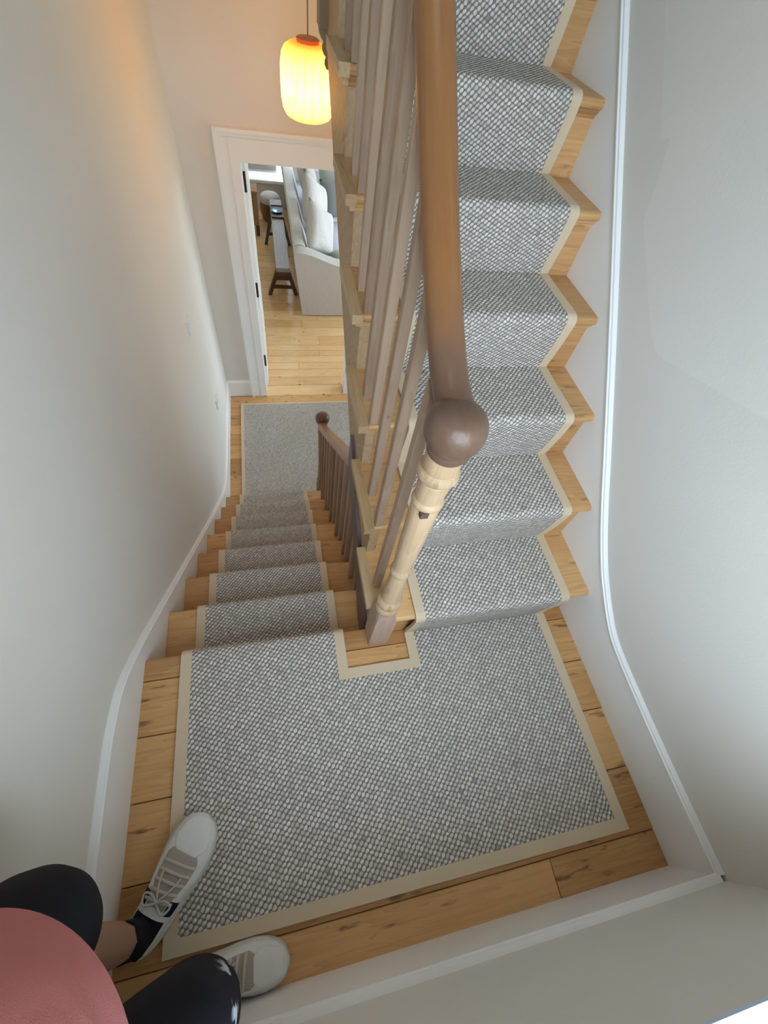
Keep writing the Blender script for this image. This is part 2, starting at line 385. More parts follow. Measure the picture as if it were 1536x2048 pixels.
structure(boxes('floor_upper', CEIL, [(WL_, WR, 1.66, YD, 1.36, 1.585)]))
structure(boxes('ceiling_hall', CEIL, [(WR, 2.3, 1.6, YD, 1.35, 1.5)]))
structure(boxes('wall_hall', WALL, [(WR + .12, 2.3, 1.60, 1.72, ZF - .2, 1.35)]))
structure(boxes('wall_entrance', WALL, [(2.3, 2.42, 1.6, 1.85, ZF - .2, 1.5), (2.3, 2.42, 2.85, YD, ZF - .2, 1.5),
                                        (2.3, 2.42, 1.85, 2.85, ZF - .2, ZF + .25), (2.3, 2.42, 1.85, 2.85, .75, 1.5)]))
structure(boxes('wall_stair_end', WALL, [(.14, WR, -.2, -.1, ZF, -.23)]))
# upper landing floor boards, mostly out of view
structure(boxes('ground', GROUND, [(-30, 30, -30, 40, ZF - 1.2, ZF - 1.0)]))
# living room shell
structure(boxes('wall_living_left', WALL, [(-1.72, -1.6, YD + .12, 7.5, ZF - .2, 1.1)]))
fy = 7.30
structure(boxes('wall_living_far', WALL, [(-1.72, -.46, fy, fy + .2, ZF - .2, 1.1), (2.3, 3.4, fy, fy + .2, ZF - .2, 1.1),
                                          (-.46, 2.3, fy, fy + .2, ZF - .2, -1.26), (-.46, 2.3, fy, fy + .2, .8, 1.1)]))
structure(boxes('wall_living_right', WALL, [(3.2, 3.4, YD + .12, 3.7, ZF - .2, 1.1), (3.2, 3.4, 6.7, fy + .2, ZF - .2, 1.1),
                                            (3.2, 3.4, 3.7, 6.7, ZF - .2, -1.2), (3.2, 3.4, 3.7, 6.7, .85, 1.1)]))
structure(boxes('ceiling_living', CEIL, [(-1.72, 3.4, YD + .12, fy + .2, 1.1, 1.3)]))
# ------------------------------------------------------------------ windows
def window(name, axis, a0, a1, z0, z1, pos, nx=2, nz=2, fw=.05, d=.05, sill=None):
    def B(u0, u1, w0, w1, t0, t1): return (u0, u1, t0, t1, w0, w1) if axis == 'Y' else (t0, t1, u0, u1, w0, w1)
    p0, p1 = pos - d / 2, pos + d / 2
    root = structure(boxes(name, TRIM, [B(a0, a0 + fw, z0, z1, p0, p1), B(a1 - fw, a1, z0, z1, p0, p1),
                              B(a0 + fw, a1 - fw, z0, z0 + fw, p0, p1), B(a0 + fw, a1 - fw, z1 - fw, z1, p0, p1)]))
    for i in range(1, nx):
        u = a0 + (a1 - a0) * i / nx; boxes('glazing_bar', TRIM, [B(u - .012, u + .012, z0 + fw, z1 - fw, p0 + .01, p1 - .01)], root)
    for i in range(1, nz):
        w = z0 + (z1 - z0) * i / nz; boxes('meeting_rail', TRIM, [B(a0 + fw, a1 - fw, w - .02, w + .02, p0 + .005, p1 - .005)], root)
    for i in range(nx):
        for j in range(nz):
            u0 = a0 + (a1 - a0) * i / nx; u1 = a0 + (a1 - a0) * (i + 1) / nx
            w0 = z0 + (z1 - z0) * j / nz; w1 = z0 + (z1 - z0) * (j + 1) / nz
            boxes('pane', GLASS, [B(u0 + (fw if i == 0 else .012), u1 - (fw if i == nx - 1 else .012), w0 + (fw if j == 0 else .02), w1 - (fw if j == nz - 1 else .02), pos - .002, pos + .002)], root)
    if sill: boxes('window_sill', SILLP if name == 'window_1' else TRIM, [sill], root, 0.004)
    return root
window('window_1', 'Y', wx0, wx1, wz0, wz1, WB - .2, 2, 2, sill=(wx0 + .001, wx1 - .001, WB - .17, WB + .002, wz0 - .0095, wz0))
window('window_2', 'Y', -.46, 2.3, -1.22, .8, fy + .12, 6, 2, sill=(-.55, 2.4, fy - .07, fy + .1, -1.285, -1.25))
window('window_3', 'X', 1.85, 2.85, ZF + .25, .75, 2.36, 2, 3)
window('window_4', 'X', 3.7, 6.7, -1.2, .85, 3.3, 4, 2)
w5 = structure(boxes('window_5', TRIM, [(-.2, -.16, .45, .95, ZT + .1, ZT + .16), (.31, .35, .45, .95, ZT + .1, ZT + .16),
                                        (-.16, .31, .45, .49, ZT + .1, ZT + .16), (-.16, .31, .91, .95, ZT + .1, ZT + .16)]))
boxes('pane', GLASS, [(-.16, .31, .49, .91, ZT + .125, ZT + .13)], w5)
portal('landing_window_portal', ((wx0 + wx1) / 2, WB - .32, (wz0 + wz1) / 2), (PI / 2, 0, 0), wx1 - wx0, wz1 - wz0)
portal('skylight_portal', (.075, .70, ZT + .22), (0, 0, 0), .55, .5)
portal('living_window_portal', (3.42, 5.2, -.17), (0, PI / 2, 0), 2.05, 3.0)
portal('living_far_portal', (.92, fy + .22, -.2), (-PI / 2, 0, 0), 2.76, 2.0)
portal('entrance_portal', (2.44, 2.35, -.3), (0, PI / 2, 0), 2.1, 1.0)
# ------------------------------------------------------------------ floors with single boards
fl = structure(boxes('floor', PINE, [(WL_, WR, WB, -.02, -.2, -.026)]))
ye = [DB - .01, -.712, -.544, -.367, -.203, -.045]
for i in range(5):
    cuts = [WL_ + .002, .46, WR - .002] if i == 0 else [WL_ + .002, WR - .002]
    for a, b in zip(cuts, cuts[1:]):
        plank('floorboard', PINE, a + .0008, b - .0008, ye[i] + .001, ye[i + 1] - .001, 0, .024, fl)
plank('floorboard', PINE, .1115, WR - .002, -.044, .001, 0, .024, fl)
# nosing board over the down flight, rounded front
prism('nosing_board', PINE_T, [(-.044, -.026), (YL - .012, -.026), (YL - .003, -.021), (YL, -.013), (YL - .003, -.005), (YL - .012, 0), (-.044, 0)], WL_ + .002, .1105, 'X', fl, smooth='auto')
fh = structure(boxes('floor_hall', PINE, [(WL_, 2.42, WB, YD, ZF - .2, ZF - .026)]))
yy = 1.55
hb = [1.40, 1.60, 1.82, 2.046, 2.235, 2.401, 2.53, 2.657, 2.78, 2.895, 3.05]
for a, b in zip(hb, hb[1:]): plank('floorboard', PINE, WL_ + .002, 2.29, a + .001, b - .001, ZF, .024, fh)
fv = structure(boxes('floor_living', LIVP, [(-1.6, 3.2, YD, fy, ZF - .2, ZF - .026)]))
lb = [3.053, 3.206, 3.335, 3.464, 3.575, 3.685, 3.785, 3.881, 4.05, 4.213]
while lb[-1] < 7.1: lb.append(lb[-1] + random.choice((.15, .165, .18)))
lb.append(fy)
for i, (a, b) in enumerate(zip(lb, lb[1:])):
    cuts = [-.318, .468] if i == 0 else sorted([-1.59, random.uniform(-.15, .45) if i % 2 else random.uniform(.5, .75), random.uniform(1.6, 2.2), 3.19])
    if i == 1: cuts = [-1.59, 1.4, 3.19]; a = 3.206
    for u, v in zip(cuts, cuts[1:]): plank('floorboard', LIVP, u + .0008, v - .0008, a + .001, b - .001, ZF, .024, fv)
# ------------------------------------------------------------------ baseboards
def board_with_cap(name, top, bottom, x0, x1, cap_side):
    """top: smooth (y,z) line; board between x0..x1; moulding follows the top edge."""
    top = [(p.x, p.y) for p in catmull([Vector((a, b, 0)) for a, b in top], 8)]
    o = structure(prism(name, TRIM, top + bottom, x0, x1, 'X'))
    xf = x1 if cap_side > 0 else x0
    xw = x0 if cap_side > 0 else x1
    s = cap_side
    prof = [(0, 0.004), (0.013, 0.004), (0.0175, 0.007), (0.018, 0.012), (0.014, 0.0145), (0.013, 0.019), (0.008, 0.022), (0, 0.023)]
    path = [(xw, y, z - .012) for y, z in top]
    sweep('moulding', TRIM, path, [(a * s * (1), b) for a, b in prof] if True else None, o, side=(1, 0, 0))
    return o
rt = [(DB, .185), (-.601, .184), (-.42, .188), (-.272, .196), (-.19, .208), (-.12, .235), (-.005, .300), (.091, .372), (.193, .460), (.309, .568), (.584, .820), (.942, 1.142), (1.233, 1.405), (1.60, 1.735)]
board_with_cap('baseboard_right', rt, [(1.60, 1.2), (.15, -.1), (.0, -.1), (-.03, -.03), (DB, -.03)], XR, WR, -1)
lt = [(DB, .185), (-.5, .185), (-.30, .190), (-.20, .186), (-.09, .155), (.053, .05), (.274, -.145), (.665, -.495), (1.086, -.868), (1.469, -1.190), (1.62, -1.31), (1.781, -1.40), (1.98, -1.435), (2.183, -1.445), (2.833, -1.445), (YD, -1.445)]
board_with_cap('baseboard_left', lt, [(YD, ZF), (1.68, ZF), (.0, -.25), (-.03, -.03), (DB, -.03)], WL_, XL, 1)
bb = structure(boxes('baseboard_back', TRIM, [(XL, XR, WB, DB, -.03, .185)]))
prof = [(0, 0.004), (0.013, 0.004), (0.0175, 0.007), (0.018, 0.012), (0.014, 0.0145), (0.013, 0.019), (0.008, 0.022), (0, 0.023)]
prism('moulding', TRIM, [(WB + a, .173 + b) for a, b in prof], XL, XR, 'X', bb, smooth='auto')
bd = structure(boxes('baseboard_door', TRIM, [(XL, -.462, YD - .014, YD, ZF, ZF + .17)]))
prism('moulding', TRIM, [(YD - .021, ZF + .16), (YD, ZF + .16), (YD, ZF + .19), (YD - .012, ZF + .185), (YD - .021, ZF + .175)], XL, -.462, 'X', bd)
# ------------------------------------------------------------------ doorway to the living room
arch = structure(boxes('trim_1', TRIM, [(-.435, dx0 + .004, YD - .018, YD, ZF, dzt + .13), (dx1 - .004, dx1 + .115, YD - .018, YD, ZF, dzt + .13), (dx0 + .004, dx1 - .004, YD - .018, YD, dzt - .004, dzt + .13)], None, .003))
boxes('moulding', TRIM, [(-.459, -.435, YD - .036, YD, ZF, dzt + .172)], arch, .006)
boxes('moulding', TRIM, [(dx1 + .115, dx1 + .139, YD - .036, YD, ZF, dzt + .172)], arch, .006)
boxes('moulding', TRIM, [(-.435, dx1 + .115, YD - .036, YD, dzt + .13, dzt + .15)], arch, .006)
boxes('moulding', TRIM, [(-.435, dx1 + .115, YD - .05, YD, dzt + .150, dzt + .172)], arch, .006)
boxes('bead', TRIM, [(-.372, -.360, YD - .022, YD - .0175, ZF, dzt + .125)], arch, .003)
ln = structure(boxes('trim_2', TRIM, [(dx0 - .02, dx0, YD, YD + .125, ZF, dzt), (dx1, dx1 + .02, YD, YD + .125, ZF, dzt), (dx0 - .02, dx1 + .02, YD, YD + .125, dzt, dzt + .02)]))
boxes('stop_bead', TRIM, [(dx0, dx0 + .012, YD + .05, YD + .075, ZF, dzt - .012), (dx0, dx1, YD + .05, YD + .075, dzt - .012, dzt)], ln)
for z in (.17, -.60, -1.305):
    hg = boxes('hinge', IRON, [(dx0 - .003, dx0 + .027, YD + .131, YD + .1345, z - .062, z + .062)], ln)
    lathe('hinge_pin', IRON, [(z - .064, .0065), (z + .064, .0065)], dx0 + .003, YD + .1255, hg, 10)
dr = structure(boxes('door_1', TRIM, [(dx0 - .006, dx0 + .030, YD + .135, YD + .135 + .78, ZF + .008, dzt - .006)], None, .002))
for z0, z1 in ((ZF + .22, ZF + .78), (ZF + .98, dzt - .14)):
    for y0 in (YD + .23, YD + .57):
        boxes('panel', TRIM, [(dx0 + .0302, dx0 + .034, y0 + .01, y0 + .26, z0, z1)], dr, .004)
# ------------------------------------------------------------------ upper staircase
st = thing('staircase', (.4, 0, 0), 'upper pine staircase climbing from the half landing beside the right wall', 'staircase')
def round_tread(y_front, y_back, ztop, th, sgn):
    r = th / 2; c = ztop - r; pts = []
    for i in range(7):
        a = -PI / 2 + PI * i / 6
        pts.append((y_front - sgn * (-r + 0) * 1 - sgn * 0 + (-sgn) * 0 + (r * math.cos(a)) * (-sgn) * 1 + 0, c + r * math.sin(a)))
    return pts + [(y_back, ztop), (y_back, ztop - th)]
NS = 8
for k in range(1, NS + 1):
    yr = (k - 1) * G
    if k == 1:
        prism('tread', PINE_T, round_tread(yr - NOSE, k * G + .018, k * H, .027, 1), .1125, XR, 'X', st, smooth='auto')
        prism('tread', PINE_T, [(.0312, H - .027), (.0312, H), (G + .018, H), (G + .018, H - .027)], .060, .1122, 'X', st)
    elif k < NS:
        prism('tread', PINE_T, round_tread(yr - NOSE, k * G + .018, k * H, .027, 1), .060, XR, 'X', st, smooth='auto')
    else:
        prism('tread', PINE_T, round_tread(yr - NOSE, yr + .14, k * H, .027, 1), .122, XR, 'X', st, smooth='auto')
    prism('riser', PINE_T, [(yr, (k - 1) * H), (yr + .018, (k - 1) * H), (yr + .018, k * H - .027), (yr, k * H - .027)], .1125 if k == 1 else (.122 if k == 8 else .0905), XR, 'X', st)
    prism('scotia', PINE_T, [(yr, k * H - .027), (yr - .017, k * H - .027), (yr - .015, k * H - .033), (yr - .006, k * H - .040), (yr - .004, k * H - .048), (yr, k * H - .050)], .1125 if k == 1 else (.122 if k == 8 else .060), XR, 'X', st, smooth='auto')
    if k < NS:
        bm = bmesh.new(); add_box(bm, .030, .0598, yr - NOSE - .002 if k > 1 else .0312, k * G + .02, k * H - .028, k * H)
        rn = finish(bm, 'return_nosing', PINE_Y, st, 'auto', .009, 3)
        bm = bmesh.new(); add_box(bm, .045, .0598, yr - .012 if k > 1 else .0312, k * G + .002, k * H - .046, k * H - .0285)
        finish(bm, 'scotia', PINE_Y, rn, 'auto', .006, 2)
# outer string: saw-tooth top under the treads, straight bottom
BOT = lambda y: SL * y - .295
poly = [(.032, -.185), (.125, -.183)][::-1]
poly += [(.032, H - .0285)]
for k in range(1, NS):
    poly += [(k * G, k * H - .0285), (k * G, (k + 1) * H - .0285)]
poly += [(1.585, NS * H - .0285), (1.585, BOT(1.585))]
prism('outer_string', PINE_OLD, poly, .0605, .090, 'X', st)
prism('soffit', CEIL, [(.14, BOT(.14) + .01), (1.58, BOT(1.58) + .01), (1.58, BOT(1.58) + .03), (.14, BOT(.14) + .03)], .0905, XR, 'X', st)
prism('string_fascia', DARKR, [(.036, -.19), (.122, -.187), (.60, BOT(.60) - .004), (.60, BOT(.60) + .13), (.036, BOT(.036) + .20)], .0485, .0603, 'X', st)['label'] = 'dark strip along the foot of the string'  # separate strip, darker than the string, along its lower edge
# ------------------------------------------------------------------ lower staircase
s2 = thing('staircase', (-.3, 1.0, ZF), 'lower pine staircase descending from the landing to the hall floor', 'staircase')
for j in range(1, 9):
    yr = YL + (j - 1) * GL - .027
    if j < 8:
        prism('tread', PINE_T, round_tread(YL + j * GL, yr - .018, -j * HL, .027, -1), WL_ + .013, .1105, 'X', s2, smooth='auto')
    prism('riser', PINE_T, [(yr, -j * HL), (yr - .018, -j * HL), (yr - .018, -(j - 1) * HL - .027), (yr, -(j - 1) * HL - .027)], WL_ + .013, .1105, 'X', s2)
    prism('scotia', PINE_T, [(yr, -(j - 1) * HL - .027), (yr + .016, -(j - 1) * HL - .027), (yr + .012, -(j - 1) * HL - .036), (yr + .003, -(j - 1) * HL - .046), (yr, -(j - 1) * HL - .048)], WL_ + .013, .1105, 'X', s2)
poly = []
for j in range(1, 8):
    yr = YL + (j - 1) * GL - .027
    poly += [(yr, -j * HL - .028), (yr + GL, -j * HL - .028)]
poly += [(1.647, ZF), (1.35, ZF), (-.001, -.48)]
prism('outer_string', PINE_OLD, poly, .0808, .1100, 'X', s2)
# ------------------------------------------------------------------ balustrades
RAIL = [(.026, .000), (.031, .010), (.030, .020), (.024, .029), (.013, .034), (0, .0355)]
RAILP = [(-a, b) for a, b in RAIL[:-1]][::1] + RAIL[::-1]
RAILP = [(-.020, -.018), (-.023, -.010), (-.0285, -.004), (-.031, .006), (-.029, .017), (-.022, .026), (-.011, .031), (0, .0325),
         (.011, .031), (.022, .026), (.029, .017), (.031, .006), (.0285, -.004), (.023, -.010), (.020, -.018)]
bu = thing('balustrade', (NX, NY, 0), 'upper stair balustrade with chunky brown handrail and turned pale newel post', 'balustrade')
rz = lambda y: 1.392 + SL * (y - .51)
rp = catmull([(.086, .012, 1.030), (.086, .06, 1.038), (.087, .115, 1.062), (.087, .20, 1.122), (.087, .30, rz(.30)), (.087, .51, rz(.51)), (.087, .9, rz(.9)), (.087, 1.30, rz(1.30)), (.087, 1.615, rz(1.615))], 8)
def rail_mat():
    m = MAHOG.copy(); m.name = 'handrail_worn_end'; nt = m.node_tree; b = nt.nodes['Principled BSDF']
    src = b.inputs['Base Color'].links[0].from_socket
    tc = N(nt, 'ShaderNodeTexCoord'); sp = N(nt, 'ShaderNodeSeparateXYZ'); nt.links.new(tc.outputs['Object'], sp.inputs[0])
    nz = N(nt, 'ShaderNodeTexNoise'); nz.inputs['Scale'].default_value = 14; nt.links.new(tc.outputs['Object'], nz.inputs['Vector'])
    y = math_n(nt, 'ADD', sp.outputs[1], math_n(nt, 'MULTIPLY', math_n(nt, 'SUBTRACT', nz.outputs[0], .5), .06))
    f = math_n(nt, 'SUBTRACT', 1.0, N_map(nt, y, .08, .20))
    nt.links.new(mixc(nt, math_n(nt, 'MULTIPLY', f, .85), src, (0.125, 0.068, 0.044)), b.inputs['Base Color'])
    return m
sweep('handrail', rail_mat(), rp, RAILP, bu, side=(1, 0, 0))
# newel: square foot blending into turned shaft
def square_foot(cx, cy, z0, z1, z2, w, r, mat, parent, name='newel_base', seg=32):
    bm = bmesh.new(); rings = []
    def ring(z, f, wd, rr):
        out = []
        for i in range(seg):
            a = 2 * PI * i / seg + PI / 4; c, s = math.cos(a), math.sin(a)
            k = wd / 2 / max(abs(c), abs(s))
            R = k * (1 - f) + rr * f
            out.append(bm.verts.new((cx + c * R, cy + s * R, z)))
        return out
    for z, f in ((z0, 0), (z1, 0), (z1 + (z2 - z1) * .35, .3), (z1 + (z2 - z1) * .7, .75), (z2, 1)):
        rings.append(ring(z, f, w, r))
    for a, b in zip(rings, rings[1:]):
        for i in range(seg): bm.faces.new((a[i], a[(i + 1) % seg], b[(i + 1) % seg], b[i]))
    bm.faces.new(rings[0][::-1]); bm.faces.new(rings[-1])
    return finish(bm, name, mat, parent, 'auto')
NEWB = wood('newel_base_wood', (0.56, 0.40, 0.32), (0.42, 0.28, 0.21), 'Z', 0.5, 0.0, dirt=0.1)
square_foot(NX, NY, 0, .20, .272, .068, .030, NEWB, bu)['label'] = 'squared pinkish foot of the newel'
lathe('newel_shaft', NEWEL, [(.272, .0300), (.277, .0350), (.287, .0370), (.297, .0350), (.302, .0310), (.310, .0290), (.317, .0310), (.323, .0360), (.334, .0385), (.345, .0360), (.351, .0290),
                        (.356, .0270), (.368, .0285), (.380, .0275), (.40, .0270), (.45, .0250), (.50, .0230), (.512, .0225), (.516, .0255), (.524, .0275), (.532, .0275), (.539, .0255), (.543, .0228),
                        (.56, .0240), (.62, .0260), (.70, .0280), (.78, .0292), (.822, .0295), (.827, .0270), (.831, .0310), (.838, .0325), (.845, .0310), (.849, .0275), (.86, .0285), (.885, .0305), (.905, .0315),
                        (.909, .0285), (.914, .0360), (.918, .0385), (.925, .0390), (.931, .0375), (.936, .0310), (.941, .0335), (.950, .0325), (.985, .0330)], NX, NY, bu, 40)
boxes('plug', plain('dark_plug', (.10, .06, .045), .6), [(NX - .020, NX - .004, NY - .0325, NY - .020, .818, .834)], bu)['label'] = 'dark square plug in the newel shaft'
lathe('newel_cap', CAPW, [(.972, .0335), (.978, .0365), (.986, .0375), (.992, .0370), (.996, .0400), (1.004, .0450), (1.012, .0485), (1.022, .0500), (1.034, .0497), (1.045, .0474), (1.054, .0425), (1.060, .0350), (1.0640, .0240), (1.0655, .0120), (1.066, .001)], NX + .002, NY, bu, 48)
# balusters
def baluster_mesh(hgt, bev=.002, w=.024):
    bm = bmesh.new(); add_box(bm, -w / 2, w / 2, -w / 2, w / 2, 0, 1)
    for v in bm.verts:
        if v.co.z > .5: v.co.z = hgt + v.co.y * SL if True else hgt
    es = [e for e in bm.edges if abs(e.verts[0].co.z - e.verts[1].co.z) > .3]
    bmesh.ops.bevel(bm, geom=es, offset=bev, segments=1, affect='EDGES')
    bmesh.ops.recalc_face_normals(bm, faces=bm.faces)
    me = bpy.data.meshes.new('baluster'); bm.to_mesh(me); bm.free(); me.materials.append(BAL); return me
BX = .0745
def place(me, x, y, z, parent, name='baluster'):
    o = bpy.data.objects.new(name, me); COL.objects.link(o); o.parent = parent
    o.location = (x - parent.location.x, y - parent.location.y, z - parent.location.z); return o
mF = baluster_mesh(rz(-.012) - .004 - H - 0.0 + 0.0); mB = baluster_mesh(rz(.1) - .004 - H)
for k in range(1, 8):
    for off, me in ((-.012, mF), (.10, mB)):
        y = (k - 1) * G + off
        if k == 1 and off < 0: continue
        place(me, BX, y, k * H + .0003, bu)
# newel at the head of the flight with a stepped drop below the ceiling
NXU, NYU = .078, 1.63
lathe_d = [(1.083, .006), (1.088, .016), (1.098, .021), (1.108, .021), (1.115, .017), (1.122, .024), (1.132, .030), (1.142, .030), (1.150, .026), (1.158, .034), (1.172, .041), (1.185, .043)]
UPN = wood('dark_newel_wood', (0.28, 0.19, 0.10), (0.16, 0.105, 0.055), 'Z', 0.5, 0.0)
lathe('newel_drop', UPN, lathe_d, NXU, NYU, bu, 28)
boxes('upper_newel', UPN, [(NXU - .043, NXU + .043, NYU - .043, NYU + .043, 1.185, 2.62)], bu, .004)
bl = thing('balustrade', (.086, 1.70, ZF), 'lower stair balustrade with slim dark handrail and round newel cap in the hall', 'balustrade')
LZ = lambda y: -.501 - .84 * (y - 1.449)
lp = catmull([(.086, 1.700, -.664), (.086, 1.65, -.650), (.086, 1.58, -.606), (.086, 1.449, -.501), (.086, 1.2, LZ(1.2)), (.086, .95, LZ(.95)), (.086, .75, LZ(.75)), (.086, .62, LZ(.62))], 8)
sweep('handrail', RAILD, lp, [(a * 1.0, b * 1.0) for a, b in RAILP], bl, side=(1, 0, 0))
lathe('newel_cap', CAPW, [(-.705, .026), (-.69, .032), (-.680, .031), (-.672, .038), (-.659, .046), (-.640, .049), (-.622, .046), (-.609, .036), (-.602, .020), (-.600, .002)], .086, 1.716, bl, 36)
lathe('newel_shaft', BAL, [(ZF, .038), (ZF + .25, .038), (ZF + .27, .030), (ZF + .30, .036), (ZF + .33, .028), (ZF + .5, .024), (-.80, .028), (-.77, .033), (-.75, .027), (-.705, .028)], .086, 1.716, bl, 28)
for j in range(1, 8):
    for off in (.035, .15):
        y = YL + (j - 1) * GL + off
        zt = LZ(y) - .012 if y > .62 else BOT(y) - .006
        if y > 1.60: zt = -.66
        z0 = -j * HL
        if zt - z0 < .02: continue
        bm = bmesh.new(); add_box(bm, -.012, .012, -.012, .012, 0, zt - z0)
        for v in bm.verts:
            if v.co.z > .01: v.co.z += -.84 * v.co.y if y > .62 else SL * v.co.y
        es = [e for e in bm.edges if abs(e.verts[0].co.z - e.verts[1].co.z) > .1]
        bmesh.ops.bevel(bm, geom=es, offset=.002, segments=1, affect='EDGES')
        bmesh.ops.recalc_face_normals(bm, faces=bm.faces)
        me = bpy.data.meshes.new('baluster'); bm.to_mesh(me); bm.free(); me.materials.append(BAL)
        place(me, .0745 if y < .62 else .084, y, z0 + .0003, bl)
# ------------------------------------------------------------------ carpets
def ribbon(name, mat, strips, parent=None, th=.009, uv_scale=1.0, uoff=0.0, smooth=True):
    """strips: list of (x0,x1,path,start_s); path (y,z) upper surface; builds a closed slab with a weave uv in metres."""
    vs, fs, uvs = [], [], []
    for x0, x1, path, s0 in strips:
        n = len(path); base = len(vs); s = [s0]
        for a, b in zip(path, path[1:]): s.append(s[-1] + math.hypot(b[0] - a[0], b[1] - a[1]))
        low = []
        for i in range(n):
            a = path[max(i - 1, 0)]; b = path[min(i + 1, n - 1)]
            t = Vector((b[0] - a[0], b[1] - a[1])).normalized(); nn = Vector((-t.y, t.x))
            if nn.y < -.2 or (abs(nn.y) < .2 and False): nn = -nn
            low.append((path[i][0] - nn.x * th, path[i][1] - nn.y * th))
        for i in range(n):
            for x, q in ((x0, path[i]), (x1, path[i]), (x1, low[i]), (x0, low[i])): vs.append((x, q[0], q[1]))
        for i in range(n - 1):
            b = base + 4 * i
            for c, (u0, u1, v_) in ((0, (x0, x1, 0)), (1, (x1, x1 + th, 0)), (2, (x1, x0, 0)), (3, (x0 - th, x0, 0))):
                d = (c + 1) % 4
                fs.append((b + c, b + d, b + 4 + d, b + 4 + c))
                uvs += [(u0, s[i]), (u1, s[i]), (u1, s[i + 1]), (u0, s[i + 1])]
        fs.append((base, base + 3, base + 2, base + 1)); uvs += [(x0, s[0])] * 4
        e = base + 4 * (n - 1); fs.append((e, e + 1, e + 2, e + 3)); uvs += [(x0, s[-1])] * 4
    me = bpy.data.meshes.new(name); me.from_pydata(vs, [], fs)
    ul = me.uv_layers.new(name='weave')
    for i, q in enumerate(uvs): ul.data[i].uv = q
    me.update(); bmm = bmesh.new(); bmm.from_mesh(me); bmesh.ops.recalc_face_normals(bmm, faces=bmm.faces); bmm.to_mesh(me); bmm.free()
    if smooth:
        for p in me.polygons: p.use_smooth = True
        me.set_sharp_from_angle(angle=math.radians(50))
    return link(name, me, mat, parent)
T = .0098
# upper runner
up = []
for k in range(1, 9):
    yr = (k - 1) * G; zb = (k - 1) * H; zt = k * H
    up += [(yr - T - (.0042 if k == 1 else .002), zb + (.002 if k == 1 else T + .001)), (yr - T - .009, zb + .05), (yr - T - .018, zb + .10), (yr - T - .0245, zt - .055)]
    r = .0145 + T; cy, cz = yr - NOSE + .0135, zt - .0135
    for a in (-.30, .0, .35, .7, 1.05, 1.35, 1.57): up.append((cy - r * math.cos(a), cz + r * math.sin(a)))
    if k < 8: up += [(yr + .08, zt + T), (k * G - .025, zt + T)]
    else: up += [(yr + .12, zt + T)]
UX0, UX1, TW = .178, .7287, .031
ru = thing('stair_runner', (.45, 0, 0), 'woven grey stair runner with beige taped edges on the upper flight', 'stair runner')
ribbon('woven_pile', CARPET, [(UX0 + TW, UX1 - TW, up, 0)], ru)
def lift(path, d):
    out = []
    n = len(path)
    for i in range(n):
        a = path[max(i - 1, 0)]; b = path[min(i + 1, n - 1)]
        t = Vector((b[0] - a[0], b[1] - a[1])).normalized(); nn = Vector((-t.y, t.x))
        if nn.y < -.2: nn = -nn
        out.append((path[i][0] + nn.x * d, path[i][1] + nn.y * d))
    return out
upl = lift(up, .0015)
ribbon('binding_tape', TAPE, [(UX0, UX0 + TW, upl, 0)], ru, .0102)
ribbon('binding_tape', TAPE, [(UX1 - TW, UX1, upl, 0)], ru, .0102)
# lower runner
lo = []
for j in range(1, 9):
    yr = YL + (j - 1) * GL - .027; zt = -(j - 1) * HL; zb = -j * HL
    if j == 1: lo += [(yr + T + .018, zt - .056)]
    lo += [(yr + T + .010, zt - .09), (yr + T + .002, zb + .03), (yr + T + .002, zb + T + .004)]
    if j < 8:
        yn = YL + j * GL
        lo += [(yr + .05, zb + T), (yn - .05, zb + T)]
        r = .0145 + T; cy, cz = yn - .0135, zb - .0135
        for a in (1.57, 1.3, 1.0, .7, .35, 0, -.3): lo.append((cy + r * math.cos(a), cz + r * math.sin(a)))
        lo.append((yr + GL + T + .018, zb - .056))
LX0, LX1 = -.566, -.034
rl = thing('stair_runner', (-.3, 1.0, ZF), 'woven grey stair runner with beige taped edges on the descending lower flight', 'stair runner')
ribbon('woven_pile', CARPET, [(LX0 + TW, LX1 - TW, lo[::1], 0)], rl)
lol = lift(lo, .0015)
ribbon('binding_tape', TAPE, [(LX0, LX0 + TW, lol, 0)], rl, .0102)
ribbon('binding_tape', TAPE, [(LX1 - TW, LX1, lol, 0)], rl, .0102)
# landing carpet with the notch round the newel
lc = thing('landing_carpet', (0.08, -.4, 0), 'grey woven half-landing carpet with beige border, notched round the newel', 'carpet')
CX0, CX1, CY0 = -.562, .730, -.696
NXa, NXb, NYa = -.036, .178, -.105
wrap = [(-.02, T), (YL - .013, T)] + [(YL - .0135 + (.0135 + T) * math.cos(a), -.0135 + (.0135 + T) * math.sin(a)) for a in (1.3, 1.0, .7, .35, 0, -.3)] + [(YL + .001, -.052)]
tw = .033
def sub(y0, y1, n=12): return [(y0 + (y1 - y0) * i / n, T) for i in range(n + 1)]
ribbon('woven_pile', CARPET, [(CX0 + tw, CX1 - tw, sub(CY0 + tw, NYa - tw), 0), (CX0 + tw, NXa - tw, sub(NYa - tw, -.03, 3) + wrap, NYa - CY0 - 2 * tw), (NXb + tw, CX1 - tw, sub(NYa - tw, -T - .0060, 3), NYa - CY0 - 2 * tw)], lc)
L2 = .0018
lw = lambda p: lift(p, L2)
def tape(x0, x1, y0, y1): return boxes('binding_tape', TAPE, [(x0, x1, y0, y1, .0005, T + L2)], lc, .003, 'auto')
tape(CX0 + tw, CX1 - tw, CY0, CY0 + tw); tape(CX1 - tw, CX1, CY0, -T - .0060)
ribbon('binding_tape', TAPE, [(CX0, CX0 + tw, lw(sub(CY0, -.03, 3) + wrap), 0)], lc, T + L2)
